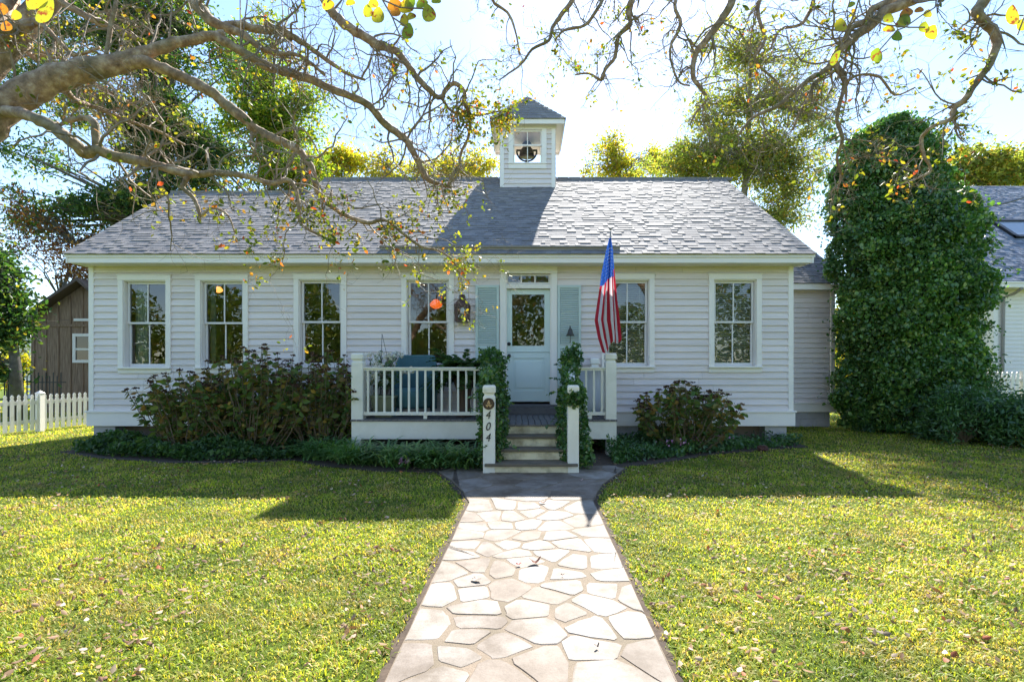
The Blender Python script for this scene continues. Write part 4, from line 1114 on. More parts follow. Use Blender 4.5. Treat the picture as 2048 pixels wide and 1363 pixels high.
vine('l', [[(-.58,8.0,1.62,.15,3),(-.50,7.95,1.45,.26,5),(-.50,7.75,1.15,.20,4),(-.52,7.4,.85,.16,3),(-.52,7.1,.5,.13,2),(-.50,6.9,.12,.12,1)],
           [(-.52,8.0,1.3,.22,3),(-.34,7.6,.9,.12,2),(-.33,7.2,.55,.10,2),(-.36,6.9,.25,.12,1)],
           [(-.50,7.5,1.34,.13,2),(-.50,7.0,1.22,.13,3),(-.56,6.8,1.0,.10,1),(-.585,6.72,.5,.06,1),(-.57,6.72,.1,.07,1)],
           [(-.37,6.85,1.0,.07,1),(-.365,6.72,.5,.05,1),(-.36,6.75,.15,.07,1)]], 5200, 'dense green vine wrapping the left stair rail and newel by the house number post')
vine('r', [[(.76,8.0,1.66,.16,3),(.72,7.95,1.48,.20,3),(.66,7.4,1.22,.10,2),(.68,7.0,1.10,.17,5),(.67,6.72,1.02,.16,4),(.66,6.62,.98,.10,1)],
           [(.62,7.7,1.1,.12,2),(.54,7.4,.8,.10,2),(.54,7.0,.4,.11,2),(.58,6.8,.12,.10,1)],
           [(.78,7.9,1.1,.15,3),(.80,7.5,.7,.14,3),(.80,7.1,.35,.15,3),(.82,6.85,.12,.14,1)]], 5200, 'green vine with a bushy clump on top of the right stair post', .055)

# ------------------------------------------------------------------ trees
def tree(name, label, cat, base, trunk, rad, crowns, lmat, bmat, lsize, aspect=.5, group=None, clsize=.55, droop=.2, twig=2, seed=1):
    """crowns: (px, py, Y, rx_px, rz_px, clumps, leaves per clump, ry)"""
    random.seed(seed)
    root = empty(name, (base[0], base[1], 0), label, cat, group)
    s = MB(); pts = [Vector((base[0],base[1],-.05))]+[Vector(t) for t in trunk]
    n = len(pts); s.tube(pts, [rad*(1-.75*i/(n-1)) for i in range(n)], 9)
    s.build('trunk', bmat, root, smooth=True)
    b = MB(); P_ = []
    for (px, py, Y, rx, rz, nc, nl) in crowns:
        c = U(px, py, Y); rxm = rx/F*Y; rzm = rz/F*Y
        for i in range(nc):
            while True:
                v = Vector((random.uniform(-1,1),random.uniform(-1,1),random.uniform(-1,1)))
                if v.length < 1: break
            v *= .55+.45*random.random()
            q = c+Vector((v.x*rxm, v.y*rxm*.8, v.z*rzm))
            if q.z < .5: q.z = .5+random.random()
            best = min(pts[1:], key=lambda p: (p-q).length+max(0, p.z-q.z)*1.5)
            m1 = best.lerp(q, .4)+Vector((random.gauss(0,.15),random.gauss(0,.15),.25)); m2 = best.lerp(q, .75)+Vector((random.gauss(0,.12),random.gauss(0,.12),.15))
            b.tube([best,m1,m2,q],[rad*.22,rad*.13,rad*.07,.012],5,cap=False)
            cs = clsize*random.uniform(.6,1.3)
            for k in range(twig):
                e_ = q+Vector((random.gauss(0,1),random.gauss(0,1),random.gauss(0,.7)))*cs*.9; b.tube([m2.lerp(q,random.random()),e_],[.012,.004],3,cap=False)
            m = int(nl*random.uniform(.6,1.4))
            g_ = rng.normal(size=(m,3))*np.array([cs,cs,cs*.55])*.62
            g_[:,2] -= droop*cs*(g_[:,0]**2+g_[:,1]**2)/(cs*cs)*.5
            P_.append(g_+np.array(q))
    b.build('branches', bmat, root)
    P_ = np.concatenate(P_); P_ = P_[P_[:,2] > .1]
    leaves('foliage', P_, lsize, lmat, root, aspect, droop=droop)
    return root

tree('oak_tree', 'tall dark green tree behind the left end of the roof', 'tree', (-14.6,20), [(-14.6,20,3),(-14.5,20,7),(-14.4,20,11),(-14.2,20.3,15),(-14,20.5,18)], .34,
     [(320,90,20,150,110,46,330),(320,270,20,100,100,40,360),(300,410,20,100,60,26,380),(140,420,19,140,60,26,170),(90,130,21,130,130,30,210),(60,300,19,70,60,9,120),(230,10,20,240,120,34,260),(420,330,21,60,70,14,300)],
     M['lf_dark'], M['bark_dark'], .17, .34, clsize=.7, seed=31)
tree('maple_tree', 'sunlit yellow green tree left of the main ridge', 'tree', (-13.2,26), [(-13.2,26,4),(-13.3,26,9),(-13.2,26,14),(-13,26,18)], .28,
     [(500,130,26,80,120,34,190),(540,250,26,95,95,46,220),(570,335,25,95,45,30,220),(610,200,26,55,90,18,90),(430,300,26,60,80,16,180)],
     M['lf_green'], M['bark_dark'], .17, .5, clsize=.7, seed=32)
for i, (px, py, rx, rz, nc, nl, lab) in enumerate([(680,325,65,50,30,150,'low yellow leaved tree rising just behind the left ridge'),(770,335,55,42,22,80,'thin half bare yellow tree between the ridge and the cupola'),
                                     (930,335,75,36,28,130,'yellow green treetop just left of the cupola'),(850,345,45,28,14,110,'small golden treetop between two yellow trees behind the ridge')]):
    Y = 29+i; c = U(px, py, Y)
    tree('autumn_tree', lab, 'tree', (c.x, Y), [(c.x,Y,4),(c.x+.2,Y,7),(c.x+.1,Y,c.z)], .2, [(px,py,Y,rx,rz,nc,nl),(px,py+50,Y,rx*1.1,40,6,200)], M['lf_yellow'], M['bark_pale'], .17, .5, clsize=.6, seed=40+i, twig=6)
c = U(1235,300,30)
tree('autumn_tree', 'small airy golden tree right of the cupola', 'tree', (c.x,30), [(c.x,30,5),(c.x-.2,30,9),(c.x+.2,30,13.5)], .2, [(1225,300,30,50,36,24,70),(1245,345,30,65,25,20,100),(1195,345,30,35,22,8,60),(1320,330,31,55,45,20,100)], M['lf_yellow'], M['bark_pale'], .16, .5, clsize=.6, seed=50, twig=7)
c = U(1480,400,22)
tree('elm_tree', 'tall open crowned olive leaved tree behind the right end of the roof', 'tree', (c.x,22), [(c.x,22,3),(c.x-.1,22,7),(c.x+.3,22,10),(c.x+.5,22.2,13),(c.x+.6,22.3,15)], .24,
     [(1500,130,22,80,70,30,110),(1440,220,22,90,80,36,130),(1550,230,22,90,80,36,130),(1400,320,21,90,60,38,170),(1500,320,22,100,70,48,160),(1590,320,22,80,90,40,150),(1570,410,22,70,50,26,160),(1340,330,22,60,40,18,130),(1630,220,22,50,70,18,90),(1450,80,22,80,50,16,80),(1600,130,22,60,60,14,70)],
     M['lf_olive'], M['bark_pale'], .13, .42, clsize=.55, seed=51, twig=5)
tree('spreading_tree', 'flat topped olive tree behind the neighbouring roof at the right edge', 'tree', (28,31), [(28,31,4),(28,31,9),(28.3,31,12)], .25, [(1960,345,31,90,38,30,330),(2060,330,31,60,45,14,330)], M['lf_olive'], M['bark_dark'], .22, .5, clsize=.9, seed=52)
tree('magnolia_tree', 'dark glossy evergreen beside the wooden shed at the left edge', 'tree', U(30,800,13).xy.to_tuple()+(0,) if False else (-13.2,13), [(-13.25,13,1.5),(-13.35,13,2.4),(-13.4,13,3.6)], .16,
     [(-5,590,13,30,85,24,220),(15,665,13,24,40,10,200),(-50,540,13,50,90,22,220),(-10,735,13,30,25,6,120)], M['lf_dark'], M['bark_dark'], .12, .5, clsize=.42, seed=53)
tree('autumn_maple', 'sparse rust and green tree reaching over the shed roof', 'tree', (-17.6,18.5), [(-17.5,18.5,2),(-17.2,18.5,4),(-16.6,18.5,6)], .14,
     [(90,480,18,90,50,24,50),(150,540,17,60,40,14,55),(60,420,18,60,50,12,35),(210,540,16.4,30,25,6,120),(200,490,18,40,40,8,60)], M['lf_red'], M['bark_dark'], .11, .45, clsize=.5, seed=54, twig=6)
tree('yellow_shrub', 'yellow leaved shrub glowing behind the left picket fence', 'shrub', (-17.6,17), [(-17.6,17,.5),(-17.6,17,1.2)], .06, [(15,735,17,50,45,14,260)], M['lf_yellow'], M['bark_dark'], .11, .5, clsize=.35, seed=55)

# ivy-clad tree
def ivy():
    random.seed(60); root = empty('ivy_covered_tree', (8.6,10.9,0), 'broad column of dark ivy taller than the eaves right of the side wing', 'tree')
    s = MB(); s.tube([(8.6,11,0),(8.6,11,3),(8.7,11,6)],[.35,.28,.15],10); s.build('trunk', M['bark_dark'], root)
    T = [(222,1805,40),(250,1800,70),(300,1790,98),(350,1785,108),(400,1797,124),(450,1812,140),(500,1822,154),(560,1828,156),(640,1828,146),(720,1820,136),(790,1822,134),(850,1825,130)]
    def prof(py):
        for a, b in zip(T[:-1], T[1:]):
            if a[0] <= py <= b[0]: t = (py-a[0])/(b[0]-a[0]); return a[1]+(b[1]-a[1])*t, a[2]+(b[2]-a[2])*t
        return T[0][1:] if py < T[0][0] else T[-1][1:]
    N = 85000; P_ = []; Y0 = 10.9
    knots = [(random.uniform(0,6.28), random.uniform(225,850), random.uniform(.08,.26), random.uniform(.08,.45)) for _ in range(200)]+[(random.uniform(3.7,5.9), random.uniform(240,800), random.uniform(.25,.45), random.uniform(.35,.6)) for _ in range(7)]
    ka = np.array([k[0] for k in knots]); kp = np.array([k[1] for k in knots]); kr = np.array([k[2] for k in knots]); kh = np.array([k[3] for k in knots])
    for i in range(N):
        py = random.uniform(222, 858); a = random.uniform(math.pi*.92, math.pi*2.08) if random.random() < .8 else random.uniform(0, 6.28)
        cx, rw = prof(py); r_ = rw/F*Y0
        top = min(1, ((py-215)/45))**.5 if py < 260 else 1
        da = np.abs((ka-a+math.pi)%(2*math.pi)-math.pi)*r_; dz = np.abs(kp-py)/F*Y0
        infl = np.max(kh*np.exp(-(da**2+dz**2)/(2*(kr*1.6)**2)))
        rr = (r_*top*.84+infl*.85-abs(random.gauss(0,.17))+.10*math.sin(py*.045+a*1.3)+.08*math.sin(py*.12+a*4.1))
        if random.random() < .03: rr += random.uniform(.05,.3)
        z = EYE+(VY-py)/F*Y0
        P_.append(((cx+14-VX)/F*Y0+math.cos(a)*rr, Y0+.4+math.sin(a)*rr*.72, z+random.gauss(0,.03)))
    P_ = np.array(P_); h_ = len(P_)//2; leaves('foliage', P_[:h_], .085, M['lf_ivy'], root, .75, droop=.7); leaves('fine_foliage', P_[h_:], .052, M['lf_vine'], root, .7, droop=.5)
    # closed core coloured near black for the shade among inner stems and leaves
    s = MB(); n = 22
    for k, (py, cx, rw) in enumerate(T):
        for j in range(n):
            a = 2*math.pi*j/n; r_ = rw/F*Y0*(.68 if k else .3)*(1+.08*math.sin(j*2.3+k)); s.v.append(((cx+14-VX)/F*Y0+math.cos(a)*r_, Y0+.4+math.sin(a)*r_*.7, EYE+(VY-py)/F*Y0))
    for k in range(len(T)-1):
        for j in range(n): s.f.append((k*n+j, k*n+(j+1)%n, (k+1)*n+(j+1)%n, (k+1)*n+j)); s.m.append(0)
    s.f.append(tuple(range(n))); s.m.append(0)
    s.build('dark_ivy_core', M['ivy_core_shade'], root, smooth=True)
    # trailing shoots
    P2 = []; s = MB()
    for i in range(170):
        py = random.uniform(225,820); cx, rw = prof(py); sg = random.choice((-1,1,1,1,1)); r_ = rw/F*Y0*.9; py = py if sg > 0 else random.uniform(225,480)
        p = Vector(((cx-VX)/F*Y0+sg*r_*.95, Y0+random.uniform(-.3,.6), EYE+(VY-py)/F*Y0)); d = Vector((sg*random.uniform(.2,.7),random.uniform(-.3,.3),random.uniform(-.1,.5)))
        q = p+d*random.uniform(.15,.75); r2 = q+Vector((sg*.1,0,-.15)); s.tube([p,q,r2],[.006,.004,.002],3,cap=False)
        for t in np.linspace(0,1,26): P2.append((p.lerp(q,t) if t < .8 else q.lerp(r2,(t-.8)*5))+Vector((random.gauss(0,.035),random.gauss(0,.035),random.gauss(0,.035))))
    s.build('shoots', M['stem'], root); leaves('shoot_leaves', np.array(P2), .07, M['lf_vine'], root, .6)
M['ivy_core_shade'] = paint('shaded_ivy_mass', (.02,.035,.012), .9, .6, (.01,.015,.008), 8, 12, 1.0)
ivy()

def bush(name, cx, cy, rx, ry, h, n, size, mat, label, cat='shrub', group=None, aspect=.4, seed=1):
    random.seed(seed); root = empty(name, (cx,cy,0), label, cat, group)
    r_ = np.random.default_rng(seed); K = 34
    kn = r_.normal(size=(K,3)); kn[:,2] = np.abs(kn[:,2]); kn /= np.linalg.norm(kn,axis=1)[:,None]
    idx = r_.integers(0,K,n); rad_ = .78+.22*r_.random((K,))
    c = kn[idx]*rad_[idx][:,None]*np.array([rx*.8,ry*.8,h*.82])+r_.normal(size=(n,3))*np.array([rx,ry,h])*.13
    c[:,2] = np.abs(c[:,2]); c += np.array([cx,cy,.03])
    leaves('foliage', c, size, mat, root, aspect, droop=-.2)
    s = MB()
    for k in range(K): 
        e_ = Vector(kn[k]*np.array([rx*.75,ry*.75,h*.8])); s.tube([(cx,cy,0),Vector((cx,cy,0))+e_*.5+Vector((0,0,.1)),Vector((cx,cy,0))+e_],[.02,.013,.005],4,cap=False)
    s.build('stems', M['stem'], root)
lb = ['wide green shrub below the neighbouring white wall','rightmost low green shrub cut by the picture edge','small dark shrub at the back of the right hedge']
for i, (x, y, rx, ry, h) in enumerate(((8.35,9.5,.8,.75,1.1),(9.35,9.0,1.0,.8,1.08),(9.4,10.6,1.0,.7,1.75))):
    bush('evergreen_shrub', x, y, rx, ry, h, 9000, .085, M['lf_shrub'], lb[i], group='low shrubs along the right lawn edge', seed=70+i, aspect=.33)
bush('camellia_shrub', 7.72, 11.3, .42, .5, 1.9, 5200, .075, M['lf_shrub'], 'slim glossy shrub squeezed between the side wing and the ivy column', seed=80, aspect=.6)
bush('autumn_shrub', 11.2, 18.0, 1.3, 1.0, 4.6, 6000, .13, M['lf_yellow'], 'yellow and orange shrub glimpsed between the side wing and the ivy', seed=81)

# ------------------------------------------------------------------ neighbours
nb = empty('neighbour_house', (18.5,18,0), 'white neighbouring house with blue grey shingle roof and skylight at the right edge', 'house')
s = MB(); siding(s, 16.6, 24, .3, 4.25, 17.6, [], .14); siding(s, 16.0, 16.45, .3, 4.25, 18.6, [], .14); s.quad((16.5,17.6,0),(16.5,18.6,0),(16.5,18.6,4.3),(16.5,17.6,4.3)); s.box(16.0,24,19.0,24,0,4.2); s.build('wall', M['trim'], nb)
s = MB(); s.box(16.45,16.6,17.55,17.7,.3,4.25); s.box(15.9,24,16.98,17.02,4.18,4.36); s.box(15.9,24,17.02,18.6,4.2,4.22); s.build('corner_board', M['trim'], nb)
s = MB(); s.tube([(16.9,17.0,4.15),(16.9,17.3,4.0),(16.75,17.5,3.9),(16.72,17.52,.2)],.05,8); s.build('downspout', M['metal_grey'], nb)
s = MB(); shingles(s, 16.9, 4.38, .9, 6.0*math.hypot(1,.9), lambda t: 15.8, lambda t: 24.5, .16); s.quad((15.8,16.95,4.36),(24.5,16.95,4.36),(24.5,22.9,9.74),(15.8,22.9,9.74)); s.quad((15.8,22.9,9.74),(24.5,22.9,9.74),(24.5,24.5,8.3),(15.8,24.5,8.3)); s.add([(16,17.6,4.2),(16,24,4.2),(16,24,8.5),(16,22.9,9.5)],[(0,1,2,3)])
s.build('roof', shingle('blue_grey_shingles', (.13,.15,.19), (.18,.20,.24), (.24,.26,.31), .3), nb)
s = MB(); L = math.hypot(1,.9)
def RP(x, t, h): return Vector((x, 16.9+t/L-.9/L*h, 4.38+.9*t/L+h/L))
for a, b, c_, d in ((18.75,22.3,4.35,4.5),(18.75,22.3,3.0,3.15),(18.75,18.9,3.0,4.5)):
    vs = [RP(a,c_,0),RP(b,c_,0),RP(b,d,0),RP(a,d,0),RP(a,c_,.1),RP(b,c_,.1),RP(b,d,.1),RP(a,d,.1)]; s.add(vs, [(0,3,2,1),(4,5,6,7),(0,1,5,4),(1,2,6,5),(2,3,7,6),(3,0,4,7)])
sk = s.build('skylight', M['black'], nb); s = MB(); s.quad(RP(18.9,3.15,.05),RP(22.3,3.15,.05),RP(22.3,4.35,.05),RP(18.9,4.35,.05)); m, t, b = nodes('skylight_glass'); b.inputs['Base Color'].default_value = (.25,.28,.33,1); b.inputs['Roughness'].default_value = .12; s.build('pane', m, sk)

# power cable
s = MB(); pts = []
A = U(1858,418,12.0); B = U(2150,345,14.5)
for i in range(25):
    t = i/24; p = A.lerp(B, t); p.z -= .35*math.sin(t*math.pi); pts.append(p)
s.tube(pts, .022, 6); o = s.build('overhead_cable', M['black']); tag(o, 'black overhead cable sagging from the ivy to the right edge', 'cable')

# shed
def woodmat():
    m, t, b = nodes('weathered_boards')
    g_ = t.nodes.new('ShaderNodeNewGeometry'); mp = t.nodes.new('ShaderNodeMapping'); mp.inputs['Scale'].default_value = (9,9,.7); t.links.new(g_.outputs['Position'], mp.inputs['Vector'])
    n = noise(t, 3, 6, mp.outputs[0]); r = ramp(t, n.outputs[0], [(.3,(.15,.09,.055)),(.55,(.30,.195,.125)),(.75,(.42,.30,.21))]); t.links.new(r.outputs[0], b.inputs['Base Color']); b.inputs['Roughness'].default_value = .85; bump(t, b, n.outputs[0], .5, .01); return m
M['wood'] = woodmat()
SY = 16.0
def sx(px): return (px-VX)/F*SY
def sz(py): return EYE+(VY-py)/F*SY
shed = empty('garden_shed', (-14.4,SY,0), 'weathered brown board and batten shed with a small white window', 'shed')
s = MB(); x0, x1 = sx(62), sx(255); xm = sx(172); zr = sz(566); ze = sz(640)
s.add([(x0,SY,0),(x1,SY,0),(x1,SY,ze),(xm,SY,zr),(x0,SY,ze),(x0,SY+5,0),(x1,SY+5,0),(x1,SY+5,ze),(xm,SY+5,zr),(x0,SY+5,ze)],[(0,1,2,3,4),(9,8,7,6,5),(0,4,9,5),(1,6,7,2)])
x = x0+.1
while x < x1:
    zt_ = ze+(zr-ze)*(1-abs(x-xm)/(xm-x0)) if abs(x-xm) < (xm-x0) else ze
    s.box(x-.022,x+.022,SY-.025,SY,0,zt_-.03); x += .39
s.box(x0,x1,SY-.035,SY,sz(650)-.05,sz(650)+.03)
s.build('wall', M['wood'], shed)
s = MB()
for sg, xe in ((-1,x0),(1,x1)):
    dx = xe-xm; ex = xm+dx*1.12; ez_ = zr+(ze-zr)*1.12
    s.add([(xm,SY-.35,zr+.02),(ex,SY-.35,ez_+.02),(ex,SY+5.2,ez_+.02),(xm,SY+5.2,zr+.02),(xm,SY-.35,zr+.12),(ex,SY-.35,ez_+.12),(ex,SY+5.2,ez_+.12),(xm,SY+5.2,zr+.12)],[(0,3,2,1),(4,5,6,7),(0,1,5,4),(1,2,6,5),(2,3,7,6),(3,0,4,7)])
s.build('roof', paint('shed_roof_boards', (.12,.085,.065), .8, .5), shed)
s = MB(); a, b, c_, d = sx(148), sx(205), sz(725), sz(667); f = .09
s.box(a,a+f,SY-.06,SY,c_,d); s.box(b-f,b,SY-.06,SY,c_,d); s.box(a+f,b-f,SY-.06,SY,d-f,d); s.box(a+f,b-f,SY-.06,SY,c_,c_+f); s.box(a+f,b-f,SY-.055,SY,sz(698)-.03,sz(698)+.03)
wn = s.build('window', M['trim'], shed); s = MB(); s.quad((a+f,SY-.03,c_+f),(b-f,SY-.03,c_+f),(b-f,SY-.03,d-f),(a+f,SY-.03,d-f)); m, t, bb = nodes('shed_glass'); bb.inputs['Base Color'].default_value = (.03,.03,.03,1); bb.inputs['Roughness'].default_value = .08; s.build('pane', m, wn)
s = MB(); s.box(sx(150),sx(200),SY-.05,SY-.001,sz(642),sz(637)); s.build('upper_window_trim', M['trim'], shed)
# white outbuilding glimpsed left of the shed
s = MB(); s.box(-24.5,-23.2,24,27,0,2.5); s.add([(-24.7,23.8,2.5),(-23.0,23.8,2.5),(-23.0,27.2,2.5),(-24.7,27.2,2.5),(-23.85,23.8,3.1),(-23.85,27.2,3.1)],[(0,1,4),(1,2,5,4),(3,5,2),(0,4,5,3)])
o = s.build('outbuilding', M['trim']); tag(o, 'small white outbuilding glimpsed between the evergreen and the shed', 'outbuilding')

# picket fences
def picket(parent, p, d, h, mat):
    d = Vector(d).normalized(); nrm = Vector((d.y,-d.x,0)); w_ = .035
    shape = [(-w_,.06),(w_,.06),(w_,h-.11),(w_*.55,h-.085),(w_*.9,h-.05),(w_*.55,h-.015),(0,h),(-w_*.55,h-.015),(-w_*.9,h-.05),(-w_*.55,h-.085),(-w_,h-.11)]
    s = MB(); n = len(shape); vs = [Vector(p)+d*a+nrm*.01+Vector((0,0,z)) for a,z in shape]+[Vector(p)+d*a-nrm*.01+Vector((0,0,z)) for a,z in shape]
    s.add(vs, [tuple(range(n)),tuple(reversed(range(n,2*n)))]+[(i,i+n,(i+1)%n+n,(i+1)%n) for i in range(n)]); return s.build('picket', mat, parent)
fn = empty('picket_fence', (-10.8,10.5,0), 'white picket fence meeting the back left corner of the cottage', 'fence')
A = Vector((-11.05,9.6,0)); B = Vector((-10.55,12.6,0)); d = (B-A).normalized(); L = (B-A).length; k = 0; t_ = 0
while t_ < L:
    picket(fn, A+d*t_-Vector((d.y,-d.x,0))*-.03, d, .84, M['trim']); t_ += .125
s = MB()
for z in (.25,.66): s.bar(A+Vector((0,0,z)),B+Vector((0,0,z)),.035,.075)
s.build('rail', M['trim'], fn)
for t_ in (.02, 1.55, 3.0):
    p = A+d*t_; s = MB(); s.box(p.x-.055,p.x+.055,p.y-.055,p.y+.055,0,.86); s.add([(p.x-.065,p.y-.065,.86),(p.x+.065,p.y-.065,.86),(p.x+.065,p.y+.065,.86),(p.x-.065,p.y+.065,.86),(p.x,p.y,.92)],[(0,1,4),(1,2,4),(2,3,4),(3,0,4)]); s.build('fence_post', M['trim'], fn)
f2 = empty('picket_fence', (12.5,13.5,0), 'short stretch of white picket fence behind the right shrubs', 'fence')
for i in range(14): picket(f2, (11.6+i*.13,13.5,.32), (1,0,0), 1.0, M['trim'])
s = MB(); s.bar((11.5,13.53,.6),(13.4,13.53,.6),.035,.08); s.bar((11.5,13.53,1.1),(13.4,13.53,1.1),.035,.08); s.build('rail', M['trim'], f2)
s = MB(); s.box(13.4,13.5,13.45,13.55,0,1.35); s.build('fence_post', M['trim'], f2)
# dark wire fence by the shed
wf2 = empty('garden_fence', (-15.0,14.6,0), 'thin dark iron fence standing before the shed', 'fence'); s = MB()
for i in range(16): x = -15.2+i*.11; s.box(x-.01,x+.01,14.59,14.61,0,1.2+.1*(i%2))
s.box(-15.3,-13.4,14.595,14.605,1.0,1.03); s.box(-15.3,-13.4,14.595,14.605,.3,.33); s.build('iron_bars', M['black'], wf2)

# far woods all round (countless)
def woods(name, label, fn_, n, size, mat):
    P_ = np.array([fn_() for _ in range(n)]); tag(leaves(name, P_, size, mat, None, .6), label, 'woods', kind='stuff')
def fw():
    x = random.uniform(-75,75); h = 3.5+2.2*math.sin(x*.21)+1.3*math.sin(x*.63+1); return (x, 46+random.uniform(-2.5,2.5)+abs(x)*.05, max(.1,h)*random.random()**.8)
woods('distant_woods', 'distant band of woods behind the houses', fw, 26000, .5, M['lf_olive'])
def bw():
    a = random.random(); x = random.uniform(-44,44); h = 7.5+2.0*math.sin(x*.33+2)+1.5*math.sin(x*.9)
    g_ = math.sin(x*.7)*1.5; z = 1.2+(h-1.2)*random.random()
    return (x, -25+g_+random.uniform(-2.2,2.2), z)
woods('roadside_woods', 'trees across the street seen mirrored in the window panes', bw, 60000, .34, M['lf_green'])

# ------------------------------------------------------------------ foreground crepe myrtles
def limb(mb, pts, parent_r=None):
    """pts: (px,py,Y,diam_px) -> smoothed tube; returns world points and radii"""
    W_ = [U(p[0],p[1],p[2]) for p in pts]; Rr = [p[3]/2/F*p[2] for p in pts]
    out, ro = [], []
    for i in range(len(W_)-1):
        p0 = W_[max(0,i-1)]; p1 = W_[i]; p2 = W_[i+1]; p3 = W_[min(len(W_)-1,i+2)]
        for k in range(4):
            t = k/4; q = .5*((2*p1)+(p2-p0)*t+(2*p0-5*p1+4*p2-p3)*t*t+(3*p1-p0-3*p2+p3)*t**3)
            r_ = Rr[i]*(1-t)+Rr[i+1]*t
            out.append(q+Vector((random.gauss(0,1),random.gauss(0,1),random.gauss(0,1)))*r_*(.04 if r_ > .04 else .10)); ro.append(r_*(1+random.uniform(-.07,.09)))
    out.append(W_[-1]); ro.append(Rr[-1])
    mb.tube(out, ro, 12 if Rr[0] > .03 else 8)
    return out, ro
TW = {}
def grow(mb, tips, p, d, L, r_, depth, grav=-.1):
    n = max(3, int(L/.045)); pts = [p.copy()]; rad = [r_]; q = p.copy(); d = d.normalized()
    for i in range(n):
        d = (d+Vector((random.gauss(0,.30),random.gauss(0,.30),random.gauss(0,.30)+grav*.25))).normalized()
        q = q+d*(L/n); pts.append(q.copy()); rad.append(r_*(1-.65*(i+1)/n))
    mb.tube(pts, rad, 4 if r_ > .003 else 3, cap=False)
    if depth <= 0: tips.append((pts[-1], d)); return
    k = random.choice((2,3,3,4)) if depth > 1 else random.choice((2,3,4,5))
    for j in range(k):
        i = random.randint(int(n*.25), n); side = Vector((random.gauss(0,1),random.gauss(0,1),random.gauss(0,1)))
        side = (side-d*side.dot(d)).normalized()
        grow(mb, tips, pts[i], (d*.55+side).normalized(), L*random.uniform(.4,.72), max(.0009, rad[i]*random.uniform(.5,.75)), depth-1, grav)
def spawn(mb, tips, pts, ro, n, L0=(.25,.6), t0=.15, rmul=.42, depth=3, up=0.0, rmax=.009):
    for _ in range(n):
        i = random.randint(int(len(pts)*t0), len(pts)-1); a = pts[min(i+1,len(pts)-1)]-pts[max(0,i-1)]
        if a.length < 1e-6: continue
        a.normalize(); side = Vector((random.gauss(0,1),random.gauss(0,.8),random.gauss(0,1)+up)); side = (side-a*side.dot(a)).normalized()
        grow(mb, tips, pts[i], (a*.5+side).normalized(), random.uniform(*L0), min(rmax, max(.0022, ro[i]*rmul)), random.choice((depth-1,depth)))

def myrtle(name, loc, label, trunk, limbs, leafprob, seed, extra=0):
    random.seed(seed)
    root = empty(name, loc, label, 'tree')
    t = MB()
    pts = [Vector(p[:3]) for p in trunk]; t.tube(pts, [p[3] for p in trunk], 14)
    tw = MB(); tips = []
    for L in limbs:
        o_, r_ = limb(t, L['p'])
        if L.get('n'): spawn(tw, tips, o_, r_, int(L['n']*.85), L.get('L',(.25,.6)), L.get('t0',.15), depth=L.get('d',3), up=L.get('up',0))
        if L.get('shoots'):
            for _ in range(L['shoots']):
                i = random.randint(4, len(o_)-4); p = o_[i]; h = random.uniform(.3,.9); tw.tube([p,p+Vector((random.gauss(0,.05),random.gauss(0,.05),h*.5)),p+Vector((random.gauss(0,.1),random.gauss(0,.1),h))],[.005,.004,.002],4)
    t.build('trunk', M['bark'], root, smooth=True)
    tw.build('twigs', M['twig'], root)
    P_ = []; Dr = []
    for p, d in tips:
        pr = leafprob(p)
        if random.random() < pr:
            for k in range(random.randint(3,8)):
                v = Vector((random.gauss(0,1),random.gauss(0,1),random.gauss(0,1))); P_.append(p-d*random.uniform(0,.10)+v*.018); Dr.append(v)
    if P_: leaves('foliage', np.array(P_), .030, M['lf_tip'], root, .58, dirs=np.array(Dr)*.8)
    return root

